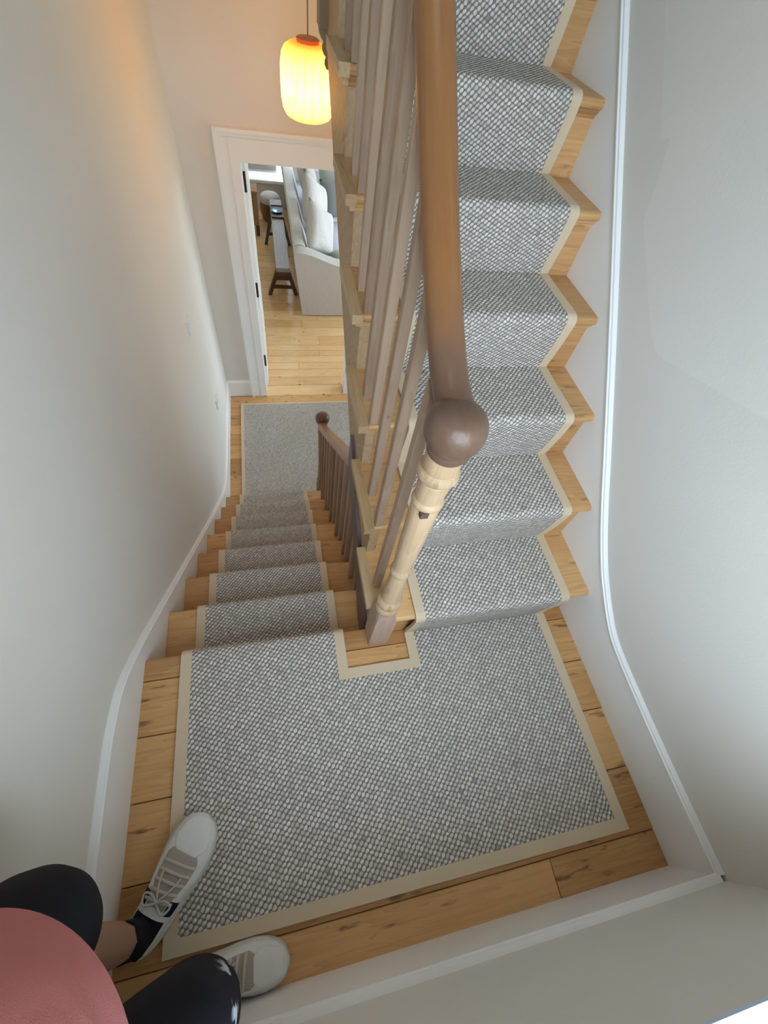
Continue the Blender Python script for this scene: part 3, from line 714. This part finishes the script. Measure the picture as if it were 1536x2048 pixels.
ribbon('binding_tape', TAPE, [(NXa - tw, NXa, lw(sub(NYa - tw, -.03, 3) + wrap), 0)], lc, T + L2)
tape(NXa, NXb, NYa - tw, NYa); tape(NXb, NXb + tw, NYa - tw, -T - .0060)
# hall carpet
hc = thing('hall_carpet', (0, 2.3, ZF), 'large plain grey carpet with taped edge on the hall floor below', 'carpet')
hx0, hy0, hy1 = -.573, 1.70, 2.937
ribbon('woven_pile', CARPET_H, [(hx0 + .028, 1.9, [(hy0 + (hy1 - .02 - hy0) * i / 6, ZF + T) for i in range(7)], 0)], hc)
boxes('binding_tape', TAPE, [(hx0, hx0 + .028, hy0, hy1, ZF + .0005, ZF + T + .001)], hc, .003, 'auto')
boxes('binding_tape', TAPE, [(hx0 + .028, 1.9, hy1 - .02, hy1, ZF + .0005, ZF + T + .001)], hc, .003, 'auto')
# ------------------------------------------------------------------ pendant lamp
LX, LY, LZc = .056, 2.25, .92
pl = thing('pendant_lamp', (LX, LY, 1.36), 'glowing ribbed paper lantern hanging above the hall', 'pendant lamp')
def lantern():
    seg, rows = 256, []
    prof_ = [(-.130, .060), (-.128, .080), (-.118, .100), (-.095, .114), (-.06, .120), (0, .121), (.05, .119), (.085, .112), (.105, .099), (.116, .080), (.120, .055), (.120, .045)]
    vs, fs, uv = [], [], []
    for z, r in prof_:
        for i in range(seg):
            a = 2 * PI * i / seg; rr = r * (1 + .010 * math.sin(64 * a)); vs.append((LX + rr * math.cos(a), LY + rr * math.sin(a), LZc + z))
    nr = len(prof_)
    for j in range(nr - 1):
        for i in range(seg):
            fs.append((j * seg + i, j * seg + (i + 1) % seg, (j + 1) * seg + (i + 1) % seg, (j + 1) * seg + i))
            v0, v1 = (prof_[j][0] + .13) / .25, (prof_[j + 1][0] + .13) / .25
            uv += [(i / seg, v0), ((i + 1) / seg, v0), ((i + 1) / seg, v1), (i / seg, v1)]
    me = bpy.data.meshes.new('lamp_shade'); me.from_pydata(vs, [], fs); l = me.uv_layers.new(name='UVMap')
    for i, q in enumerate(uv): l.data[i].uv = q
    for p in me.polygons: p.use_smooth = True
    return link('lamp_shade', me, SHADE, pl)
lantern()
lathe('lamp_cap', CAPL, [(LZc + .116, .047), (LZc + .132, .050), (LZc + .137, .040), (LZc + .138, .004)], LX, LY, pl, 28)
lathe('cord', CORD, [(LZc + .137, .003), (1.345, .003)], LX, LY, pl, 8)
lathe('ceiling_rose', PLASTIC, [(1.335, .045), (1.345, .05), (1.36, .05)], LX, LY, pl, 24)
# wall plates
sw = thing('light_switch', (WL_, 2.02, -.15), 'white switch plate on the left wall above the lower stairs', 'light switch')
boxes('plate', PLASTIC, [(WL_, WL_ + .010, 1.98, 2.065, -.19, -.105)], sw, .002)
boxes('rocker', PLASTIC, [(WL_ + .010, WL_ + .014, 2.012, 2.033, -.165, -.13)], sw, .001)
so = thing('wall_socket', (WL_, 2.30, -1.0), 'small white socket plate low on the left wall near the hall carpet', 'socket')
boxes('plate', PLASTIC, [(WL_, WL_ + .010, 2.26, 2.345, -1.045, -.96)], so, .002)
for q in (-.012, .012): boxes('rocker', PLASTIC, [(WL_ + .010, WL_ + .013, 2.30 + q - .006, 2.30 + q + .006, -1.0, -.975)], so)
# ------------------------------------------------------------------ living room furniture
def soft_box(name, mat, x0, x1, y0, y1, z0, z1, parent, bev=.05, sub_=2):
    bm = bmesh.new(); add_box(bm, x0, x1, y0, y1, z0, z1)
    bmesh.ops.bevel(bm, geom=bm.edges[:], offset=bev, segments=4, affect='EDGES', clamp_overlap=True)
    return finish(bm, name, mat, parent, True)
sf = thing('sofa', (.55, 5.7, ZF), 'pale linen sofa with curved end arm in the living room', 'sofa')
ax = [(.155, ZF + .01), (.080, -.935), (.085, -.910), (.10, -.900), (.16, -.897), (.22, -.905), (.30, -.925), (.38, -.955), (.46, -.985), (.55, -1.012), (.66, -1.03), (.80, -1.04), (.98, -1.04), (1.01, -1.06), (1.01, ZF + .01)]
for y0 in (4.45, 7.06):
    o = prism('arm', LINEN, ax, y0, y0 + .17, 'Y', sf, .022, 'auto')
prism('back', LINENW, [(.157, ZF + .01), (.082, -.93), (.10, -.895), (.15, -.880), (.205, -.893), (.225, -.93), (.30, -1.2), (.30, ZF + .01)], 4.6205, 7.0595, 'Y', sf, .02, 'auto')
boxes('base', LINEN, [(.301, 1.0, 4.6205, 7.0595, ZF + .02, -1.31)], sf, .015)
soft_box('seat_cushion', cloth('seat_linen', (0.56, 0.55, 0.60), 300, .001, .05, big=4), .24, 1.03, 4.625, 5.84, -1.31, -1.15, sf, .035)
soft_box('seat_cushion', cloth('seat_linen_far', (0.56, 0.55, 0.60), 300, .001, .05, big=4), .24, 1.03, 5.845, 7.055, -1.31, -1.15, sf, .035)
def cushion(name, mat, loc, w, h, d, rot, label, group=None):
    bm = bmesh.new(); n = 14; g = {}
    for side in (1, -1):
        for i in range(n + 1):
            for j in range(n + 1):
                u, v = 2 * i / n - 1, 2 * j / n - 1
                edge = i in (0, n) or j in (0, n)
                if side == -1 and edge: g[(side, i, j)] = g[(1, i, j)]; continue
                th = d / 2 * ((1 - u ** 4) * (1 - v ** 4)) ** .55
                pin = 1 - .10 * (1 - abs(u)) * abs(v) ** 3 * 1.0; pin2 = 1 - .10 * (1 - abs(v)) * abs(u) ** 3
                wr = .006 * math.sin(5 * u + 3 * v) * (1 - u * u)
                g[(side, i, j)] = bm.verts.new((u * w / 2 * pin2, side * th + wr, v * h / 2 * pin))
    for side in (1, -1):
        for i in range(n):
            for j in range(n):
                f = [g[(side, i, j)], g[(side, i + 1, j)], g[(side, i + 1, j + 1)], g[(side, i, j + 1)]]
                try: bm.faces.new(f if side == -1 else f[::-1])
                except ValueError: pass
    o = finish(bm, name, mat, None, True)
    o.rotation_euler = rot; o.location = loc
    return tag(o, label, 'cushion', group)
cushion('cushion', LINENW, (.42, 4.95, -.885), .50, .50, .16, (-.40, .58, .80), 'pale cushion nearest the curved arm, leaning on the sofa back')
cushion('cushion', LINENW, (.42, 5.56, -.865), .54, .54, .17, (-.38, .60, .88), 'pale pinkish cushion in the middle of the sofa back')
cushion('cushion', LINEN, (.40, 6.30, -.875), .74, .50, .22, (-.25, .05, 1.57), 'large oblong cream back cushion at the far end of the sofa')
cushion('cushion', GREY, (.84, 6.06, -.965), .60, .42, .17, (-.55, .0, .20), 'dark grey cushion in front on the sofa seat')
cushion('cushion', SAGE, (.86, 6.42, -.925), .64, .46, .16, (-.35, .0, .08), 'grey-green cushion behind the dark grey one')
cushion('cushion', SAGE, (.70, 4.80, -1.085), .30, .26, .11, (1.50, .05, .3), 'small sage cushion lying beside the sofa arm')
# bench behind the sofa
bh = thing('bench', (-.05, 5.5, ZF), 'narrow dark wooden bench with weathered grey top behind the sofa', 'bench')
bz = -1.168
bm = bmesh.new(); add_box(bm, -.112, .040, 4.66, 6.42, bz - .045, bz)
finish(bm, 'bench_top', BENCHT, bh, 'auto', .006, 2)
boxes('end_rail', DARKW, [(-.105, .033, 4.70, 4.73, bz - .115, bz - .046)], bh, .003)
boxes('end_rail', DARKW, [(-.105, .033, 6.30, 6.33, bz - .115, bz - .046)], bh, .003)
for y0, yf in ((4.76, 4.90), (6.28, 6.14)):
    for xa, xb in ((-.088, -.206), (.016, .116)):
        sweep('leg', DARKW, [(xb, yf, ZF + .001), (xa, y0, bz - .046)], [(-.02, -.02), (.02, -.02), (.02, .02), (-.02, .02)], bh, side=(1, 0, 0))
    for q in (.30, .62):
        yq = yf + (y0 - yf) * q; zq = ZF + (bz - .046 - ZF) * q
        xa = -.206 + .118 * q; xb = .116 - .10 * q
        boxes('stretcher', DARKW, [(xa, xb, yq - .012, yq + .012, zq - .018, zq + .018)], bh)
tr = thing('tray', (-.03, 6.05, bz), 'dark tray at the far end of the bench', 'tray')
boxes('tray_base', DARKW, [(-.105, .05, 5.86, 6.20, bz + .0005, bz + .012)], tr, .003)
boxes('rim', DARKW, [(-.105, .05, 5.86, 5.868, bz + .0125, bz + .022)], tr, .002)
boxes('rim', DARKW, [(-.105, .05, 6.192, 6.20, bz + .0125, bz + .022)], tr, .002)
tag(lathe('dish', DISH, [(bz + .0125, .035), (bz + .014, .05), (bz + .030, .072), (bz + .032, .070), (bz + .018, .045), (bz + .017, .002)], -.03, 6.03, None, 28), 'glossy blue dish on the dark tray', 'dish')
pf = thing('pouffe', (-.10, 6.86, ZF), 'round brown leather pouffe with a cream top beyond the bench', 'pouffe')
lathe('body', LEATHER, [(ZF + .001, .09), (ZF + .03, .12), (ZF + .10, .142), (ZF + .18, .147), (ZF + .25, .14)], -.10, 6.86, pf, 32)
lathe('cushion_top', LINENW, [(ZF + .251, .138), (ZF + .285, .142), (ZF + .32, .134), (ZF + .345, .108), (ZF + .355, .07), (ZF + .358, .004)], -.10, 6.86, pf, 32)
cb = thing('sideboard', (-.6, 6.6, ZF), 'brown wooden sideboard edge beside the door jamb', 'sideboard')
CBW = wood('sideboard_wood', (0.36, 0.21, 0.12), (0.22, 0.12, 0.06), 'Z', 0.45, 0.0)
boxes('carcass', CBW, [(-.92, -.275, 6.36, 6.58, ZF + .14, ZF + .53)], cb, .006)
boxes('top', CBW, [(-.94, -.265, 6.34, 6.60, ZF + .5305, ZF + .555)], cb, .004)
for x in (-.87, -.30):
    for y in (6.39, 6.55): sweep('leg', DARKW, [(x, y, ZF + .001), (x, y, ZF + .1395)], [(-.022, -.022), (.022, -.022), (.022, .022), (-.022, .022)], cb, up=(0, 1, 0))
# curtain by the far window
def curtain():
    vs, fs = [], []; n = 160; x0, x1 = .52, 2.2
    for i in range(n + 1):
        x = x0 + (x1 - x0) * i / n; y = fy - .13 + .022 * math.sin(i * .9) + .01 * math.sin(i * .37)
        for z in (-1.0, 0.0, .95): vs.append((x, y, z))
    for i in range(n):
        for j in range(2): fs.append((i * 3 + j, i * 3 + 3 + j, i * 3 + 4 + j, i * 3 + 1 + j))
    me = bpy.data.meshes.new('curtain'); me.from_pydata(vs, [], fs)
    for p in me.polygons: p.use_smooth = True
    m, nt, b = new_mat('sheer_curtain'); b.inputs['Base Color'].default_value = (.8, .76, .72, 1); b.inputs['Roughness'].default_value = .9
    tcx = N(nt, 'ShaderNodeTexCoord'); nn = N(nt, 'ShaderNodeTexNoise'); nn.inputs['Scale'].default_value = 300; nt.links.new(tcx.outputs['Object'], nn.inputs['Vector'])
    bump(nt, b, nn.outputs[0], .001)
    tr_ = N(nt, 'ShaderNodeBsdfTranslucent'); tr_.inputs[0].default_value = (.8, .74, .7, 1); mx = N(nt, 'ShaderNodeMixShader'); mx.inputs[0].default_value = .5
    out = [q for q in nt.nodes if q.type == 'OUTPUT_MATERIAL'][0]
    nt.links.new(b.outputs[0], mx.inputs[1]); nt.links.new(tr_.outputs[0], mx.inputs[2]); nt.links.new(mx.outputs[0], out.inputs[0])
    o = link('curtain', me, m)
    md = o.modifiers.new('thick', 'SOLIDIFY'); md.thickness = .003
    tag(o, 'pale sheer curtain across the far living room window', 'curtain')
    bm = bmesh.new()
    return o
cu = curtain()
blm = bpy.data.materials['sheer_curtain'].copy(); blm.name = 'blind_cloth'
for q in blm.node_tree.nodes:
    if q.type == 'BSDF_TRANSLUCENT': q.inputs[0].default_value = (.22, .21, .20, 1)
rb = thing('roller_blind', (-.2, fy + .05, .8), 'pale roller blind drawn down over the left of the far window', 'blind')
boxes('blind_fabric', blm, [(-.42, .03, fy + .050, fy + .053, -1.16, .75)], rb)
boxes('bottom_bar', TRIM, [(-.42, .03, fy + .045, fy + .058, -1.185, -1.1605)], rb, .003)
sweep('roller', TRIM, [(-.43, fy + .052, .768), (.04, fy + .052, .768)], circ(.018, 14), rb)
sweep('curtain_rail', TRIM, [(.45, fy - .13, .97), (2.3, fy - .13, .97)], circ(.012, 12), cu)
# ------------------------------------------------------------------ person
pe = thing('person', (-.50, -.62, 0), 'person standing in the corner in pink T-shirt, dark shorts and white trainers, looking down', 'person')
Fd = Vector((.86, .51, 0)).normalized(); Sd = Vector((-Fd.y, Fd.x, 0))
def loft(name, mat, rings, parent, seg=32, smooth=True, caps=(True, True), sublev=0):
    """rings: (centre, half-width vector, half-depth vector)"""
    bm = bmesh.new(); R = []
    for c, a, b in rings:
        c, a, b = Vector(c), Vector(a), Vector(b)
        R.append([bm.verts.new(c + a * math.cos(2 * PI * i / seg) + b * math.sin(2 * PI * i / seg)) for i in range(seg)])
    for p, q in zip(R, R[1:]):
        for i in range(seg): bm.faces.new((p[i], p[(i + 1) % seg], q[(i + 1) % seg], q[i]))
    if caps[0]: bm.faces.new(R[0][::-1])
    if caps[1]: bm.faces.new(R[-1])
    o = finish(bm, name, mat, parent, smooth)
    if sublev:
        md = o.modifiers.new('sub', 'SUBSURF'); md.levels = sublev; md.render_levels = sublev
    return o
LH, LK, LA = (-.565, -.565, .86), (-.604, -.575, .48), (-.607, -.632, .09)
RH, RK, RA = (-.46, -.69, .86), (-.405, -.695, .50), (-.465, -.735, .09)
def skin_body():
    V = {'pel': ((-.52, -.63, .92), .11), 'bel': ((-.515, -.63, 1.06), .105), 'che': ((-.535, -.645, 1.26), .085), 'shb': ((-.525, -.638, 1.40), .07),
         'nec': ((-.495, -.618, 1.49), .050), 'nk2': ((-.48, -.61, 1.55), .05),
         'lh': (LH, .078), 'lk': (LK, .046), 'lc': ((-.612, -.602, .33), .046), 'la': (LA, .034),
         'rh': (RH, .078), 'rk': (RK, .052), 'rc': ((-.440, -.725, .33), .052), 'ra': (RA, .034),
         'ls': ((-.59, -.52, 1.395), .055), 'le': ((-.605, -.42, 1.19), .040), 'lw': ((-.50, -.46, 1.38), .027),
         'rs': ((-.445, -.745, 1.395), .055), 're': ((-.370, -.765, 1.19), .040), 'rw': ((-.345, -.665, 1.38), .027)}
    E = [('pel', 'bel'), ('bel', 'che'), ('che', 'shb'), ('shb', 'nec'), ('nec', 'nk2'), ('pel', 'lh'), ('lh', 'lk'), ('lk', 'lc'), ('lc', 'la'),
         ('pel', 'rh'), ('rh', 'rk'), ('rk', 'rc'), ('rc', 'ra'), ('shb', 'ls'), ('ls', 'le'), ('le', 'lw'), ('shb', 'rs'), ('rs', 're'), ('re', 'rw')]
    # hands: palm and five fingers each
    for s, w, d in (('l', V['lw'][0], Vector((.75, -.10, .55))), ('r', V['rw'][0], Vector((.15, .75, .55)))):
        d = d.normalized(); w = Vector(w); side = d.cross(Vector((0, 0, 1))).normalized(); nrm = side.cross(d)
        if s == 'r': side = -side
        V[s + 'p'] = (tuple(w + d * .055), .026); E.append((s + 'w', s + 'p'))
        for i, (off, L) in enumerate(((-.030, .062), (-.010, .072), (.010, .070), (.029, .055))):
            a = w + d * .085 + side * off; b = a + d * L * .5 + nrm * .008; c = b + d * L * .32 - nrm * .022
            for n_, q, r in (('a', a, .0105), ('b', b, .009), ('c', c, .0075)): V[f'{s}f{i}{n_}'] = (tuple(q), r)
            E += [(s + 'p', f'{s}f{i}a'), (f'{s}f{i}a', f'{s}f{i}b'), (f'{s}f{i}b', f'{s}f{i}c')]
        a = w + d * .035 - side * .035; b = a + d * .035 - side * .018
        V[s + 'ta'] = (tuple(a), .011); V[s + 'tb'] = (tuple(b), .009); E += [(s + 'p', s + 'ta'), (s + 'ta', s + 'tb')]
    keys = list(V); idx = {k: i for i, k in enumerate(keys)}
    me = bpy.data.meshes.new('body'); me.from_pydata([V[k][0] for k in keys], [(idx[a], idx[b]) for a, b in E], [])
    o = link('body', me, SKIN, pe)
    md = o.modifiers.new('skin', 'SKIN'); md.use_smooth_shade = True
    for i, k in enumerate(keys):
        sv = me.skin_vertices[0].data[i]; sv.radius = (V[k][1], V[k][1]); sv.use_root = (k == 'pel')
    md2 = o.modifiers.new('sub', 'SUBSURF'); md2.levels = 1; md2.render_levels = 2
    dg = bpy.context.evaluated_depsgraph_get()
    m2 = bpy.data.meshes.new_from_object(o.evaluated_get(dg))
    o.modifiers.clear(); o.data = m2
    if not m2.materials: m2.materials.append(SKIN)
    for p in m2.polygons: p.use_smooth = True
    return o
skin_body()
# head: sculpted ellipsoid with brow, nose, mouth, ears
def head():
    bm = bmesh.new(); bmesh.ops.create_uvsphere(bm, u_segments=40, v_segments=28, radius=1)
    for v in bm.verts:
        x, y, z = v.co
        jaw = 1 - .28 * max(0, -z) ** 1.5
        fx, fy_ = x * .076 * jaw, y * .098 * (1 - .10 * max(0, -z)); fz = z * .118
        if y > 0:
            n = math.exp(-((x / .16) ** 2)); 
            fy_ += .022 * n * math.exp(-(((z + .22) / .16) ** 2))           # nose
            fy_ += .006 * math.exp(-((z + .52) / .07) ** 2) * math.exp(-((x / .35) ** 2))   # lips
            fy_ -= .010 * math.exp(-(((abs(x) - .38) / .16) ** 2)) * math.exp(-(((z - .02) / .11) ** 2))  # eye sockets
            fy_ += .010 * math.exp(-(((z + .85) / .12) ** 2)) * math.exp(-((x / .4) ** 2))  # chin
        v.co = (fx, fy_, fz)
    for s in (-1, 1):
        r = bmesh.ops.create_uvsphere(bm, u_segments=12, v_segments=8, radius=1)['verts']
        for v in r: v.co = Vector((s * .077 + v.co.x * .010, -.004 + v.co.y * .018, -.006 + v.co.z * .030))
    q = Matrix.Translation((-.435, -.59, 1.665)) @ Matrix.Rotation(math.atan2(Fd.y, Fd.x) - PI / 2, 4, 'Z') @ Matrix.Rotation(-.45, 4, 'X')
    bm.transform(q); h = finish(bm, 'head', SKIN, pe, True)
    EYE = plain('eye', (.6, .58, .55), .2)
    for s in (-1, 1):
        e = bmesh.new(); r = bmesh.ops.create_uvsphere(e, u_segments=12, v_segments=8, radius=.012)['verts']
        for v in r: v.co += Vector((s * .030, .080, .003))
        e.transform(q); finish(e, 'eye', EYE, h, True)
    hb_ = bmesh.new(); bmesh.ops.create_uvsphere(hb_, u_segments=36, v_segments=24, radius=1)
    dl = [v for v in hb_.verts if v.co.z < (.25 if v.co.y > .25 else -.45)]
    bmesh.ops.delete(hb_, geom=dl, context='VERTS')
    for v in hb_.verts: v.co = Vector((v.co.x * .085, v.co.y * .106 - .004, v.co.z * .128 + .003))
    hb_.transform(q); finish(hb_, 'hair', HAIR, h, True)
head()
# T-shirt
def tr_(c, z, w, d): return ((c[0], c[1], z), Sd * w, Fd * d)
shirt = loft('t_shirt', SHIRT, [tr_((-.493, -.628), .852, .164, .129), tr_((-.491, -.627), .862, .166, .131), tr_((-.490, -.626), .885, .164, .128), tr_((-.482, -.624), .93, .157, .127), tr_((-.476, -.620), 1.0, .152, .129), tr_((-.492, -.627), 1.07, .152, .123), tr_((-.517, -.639), 1.15, .150, .110), tr_((-.53, -.64), 1.25, .160, .100), tr_((-.534, -.643), 1.34, .160, .092), tr_((-.525, -.636), 1.41, .140, .080), tr_((-.51, -.625), 1.455, .090, .066), tr_((-.50, -.62), 1.475, .062, .058)], pe, 40, True, (False, False), 1)
def sleeve(a, b, r0, r1):
    a, b = Vector(a), Vector(b); t = (b - a).normalized(); u = t.orthogonal().normalized(); w = t.cross(u)
    return loft('sleeve', SHIRT, [(a + (b - a) * q, u * (r0 + (r1 - r0) * q), w * (r0 + (r1 - r0) * q)) for q in (0, .3, .6, 1)], shirt, 24, True, (False, False), 1)
sleeve((-.575, -.555, 1.395), (-.598, -.455, 1.275), .072, .062)
sleeve((-.465, -.735, 1.395), (-.405, -.765, 1.275), .072, .060)
# shorts: hips and two loose legs
sh = loft('shorts', SHORTS, [tr_((-.522, -.632), .78, .145, .105), tr_((-.522, -.632), .84, .150, .112), tr_((-.515, -.628), .95, .148, .115)], pe, 36, True, (True, True), 1)
def vleg(pts, parent):
    rings = []
    for c, a, b in pts: rings.append((c, Sd * a, Fd * b))
    o = loft('shorts_leg', SHORTS, rings, parent, 32, True, (False, False), 1)
    return o
vleg([((-.568, -.566, .84), .080, .085), ((-.558, -.535, .74), .080, .086), ((-.560, -.524, .65), .080, .081), ((-.578, -.534, .56), .070, .073), ((-.594, -.556, .50), .062, .065), ((-.596, -.558, .488), .057, .058)], sh)
vleg([((-.462, -.690, .84), .080, .085), ((-.430, -.688, .74), .080, .090), ((-.402, -.683, .64), .079, .092), ((-.398, -.690, .54), .076, .088), ((-.402, -.695, .46), .074, .085), ((-.403, -.696, .445), .068, .078)], sh)
# socks
for A, K in ((LA, (-.612, -.602, .33)), (RA, (-.440, -.725, .33))):
    a, b = Vector(A), Vector(K); d = b - a
    o = loft('sock', SOCK, [(a - d * .18, Sd * .038, Fd * .046), (a, Sd * .036, Fd * .041), (a + d * .16, Sd * .036, Fd * .038), (a + d * .30, Sd * .0365, Fd * .038), (a + d * .315, Sd * .034, Fd * .0355)], pe, 24, True, (True, False), 1)
# trainers: one parametric upper surface, patches lie on it
def trainer(heel, toe, mirror, label, wide):
    heel, toe = Vector(heel), Vector(toe); ax_ = (toe - heel); L = ax_.length; ax_.normalize(); sd = Vector((-ax_.y, ax_.x, 0)) * mirror   # sd: to the outer side
    KW = [(0, .004), (.03, .020), (.08, .029), (.18, .034), (.32, .036), (.45, .040), (.58, .0465), (.70, .0495), (.80, .047), (.88, .041), (.94, .032), (.98, .019), (1, .003)]
    KH = [(0, .040), (.05, .070), (.12, .078), (.25, .080), (.36, .082), (.45, .078), (.55, .068), (.66, .058), (.78, .050), (.88, .043), (.95, .034), (1, .020)]
    def itp(K, t):
        for (a, u), (b, v) in zip(K, K[1:]):
            if t <= b:
                q = (t - a) / (b - a); return u + (v - u) * q
        return K[-1][1]
    def S(t, ph, off=0.0):
        w = itp(KW, t) * wide + off; h = itp(KH, t) - .022 + off
        c, s = math.cos(ph), math.sin(ph)
        cc = math.copysign(abs(c) ** .75, c); ss = abs(s) ** .75
        cen = .006 * math.sin(PI * t)          # slight inward curve
        return heel + ax_ * (t * L) + sd * (w * cc - cen) + Vector((0, 0, .022 + h * ss))
    def patch(name, mat, t0, t1, p0, p1, off, parent, nt=14, np_=18, shape=None, lab=None):
        vs, fs = [], []
        for i in range(nt + 1):
            for j in range(np_ + 1):
                a, b = i / nt, j / np_
                lo_, hi_ = (p0, p1) if shape is None else shape(a, p0, p1)
                edge = i in (0, nt) or j in (0, np_)
                vs.append(S(t0 + (t1 - t0) * a, lo_ + (hi_ - lo_) * b, off * (.0 if edge else 1.0) ))
        for i in range(nt):
            for j in range(np_):
                k = i * (np_ + 1) + j; fs.append((k, k + 1, k + np_ + 2, k + np_ + 1))
        bm = bmesh.new(); me = bpy.data.meshes.new(name); me.from_pydata(vs, [], fs); bm.from_mesh(me)
        o = finish(bm, name, mat, parent, True)
        if lab: o['label'] = lab
        return o
    # upper as the root mesh of the shoe part
    vs, fs = [], []; nt, np_ = 40, 24
    for i in range(nt + 1):
        for j in range(np_ + 1): vs.append(S(i / nt, PI * j / np_))
    for i in range(nt):
        for j in range(np_):
            k = i * (np_ + 1) + j; fs.append((k, k + 1, k + np_ + 2, k + np_ + 1))
    me = bpy.data.meshes.new('trainer'); me.from_pydata(vs, [], fs); bm = bmesh.new(); bm.from_mesh(me)
    sh_ = finish(bm, 'trainer', SHOEW, pe, True); sh_['label'] = label
    ol = [(S(i / 30, 0, .003)) for i in range(31)] + [(S(i / 30, PI, .003)) for i in range(30, -1, -1)]
    bm = bmesh.new()
    a = [bm.verts.new((p.x, p.y, heel.z + .0005)) for p in ol]; b = [bm.verts.new((p.x, p.y, heel.z + .026)) for p in ol]
    bm.faces.new(a); bm.faces.new(b[::-1])
    for i in range(len(ol)): bm.faces.new((a[i], a[(i + 1) % len(ol)], b[(i + 1) % len(ol)], b[i]))
    finish(bm, 'sole', SOLE, sh_, 'auto')
    patch('toe_cap', SHOEW, .70, .985, .22 * PI, .78 * PI, .0022, sh_, shape=lambda a, p, q: (PI / 2 - (PI / 2 - p) * min(1, .35 + 2.2 * a), PI / 2 + (q - PI / 2) * min(1, .35 + 2.2 * a)))
    patch('tongue', SUEDE, .36, .735, .28 * PI, .72 * PI, .0018, sh_, shape=lambda a, p, q: (PI / 2 - (PI / 2 - p) * (1.05 if .45 < a < .85 else (.62 + .9 * a if a <= .45 else max(.55, 1.05 - 3 * (a - .85)))), PI / 2 + (q - PI / 2) * (1.05 if .45 < a < .85 else (.62 + .9 * a if a <= .45 else max(.55, 1.05 - 3 * (a - .85))))))
    patch('side_patch', NAVY, .335, .43, .66 * PI, .88 * PI, .0022, sh_, 8, 10, lab='navy side patch')
    patch('side_patch', NAVY, .335, .43, .12 * PI, .34 * PI, .0022, sh_, 8, 10, lab='navy side patch')
    patch('collar', SOCK, .02, .30, .20 * PI, .80 * PI, .002, sh_, lab='dark ankle opening')
    for i, t in enumerate((.40, .46, .52, .58, .64)):
        pts = [S(t + .028 * (b - .5), PI * (.30 + .40 * b), .0035 + .003 * math.sin(PI * b)) for b in [q / 10 for q in range(11)]]
        sweep('lace', LACE, pts, circ(.0033, 8, .0018), sh_)
    base = S(.39, PI / 2, .006)
    for s in (-1, 1):
        pts = catmull([base, base + sd * s * .018 + ax_ * .012 + Vector((0, 0, .010)), base + sd * s * .034 + ax_ * .006 + Vector((0, 0, .004)), base + sd * s * .024 - ax_ * .012 + Vector((0, 0, .004)), base], 6)
        sweep('lace', LACE, pts, circ(.0026, 8), sh_)
        pts = catmull([base, base + sd * s * .016 + ax_ * .03 + Vector((0, 0, -.002)), base + sd * s * .024 + ax_ * .055 + Vector((0, 0, -.010))], 6)
        sweep('lace', LACE, pts, circ(.0024, 8), sh_)
    return sh_
trainer((-.628, -.672, .0122), (-.466, -.424, .0122), 1, 'left white trainer with taupe tongue', 1.15)
trainer((-.548, -.747, 0), (-.271, -.7535, 0), -1, 'right white trainer half covered by the shorts', .93)
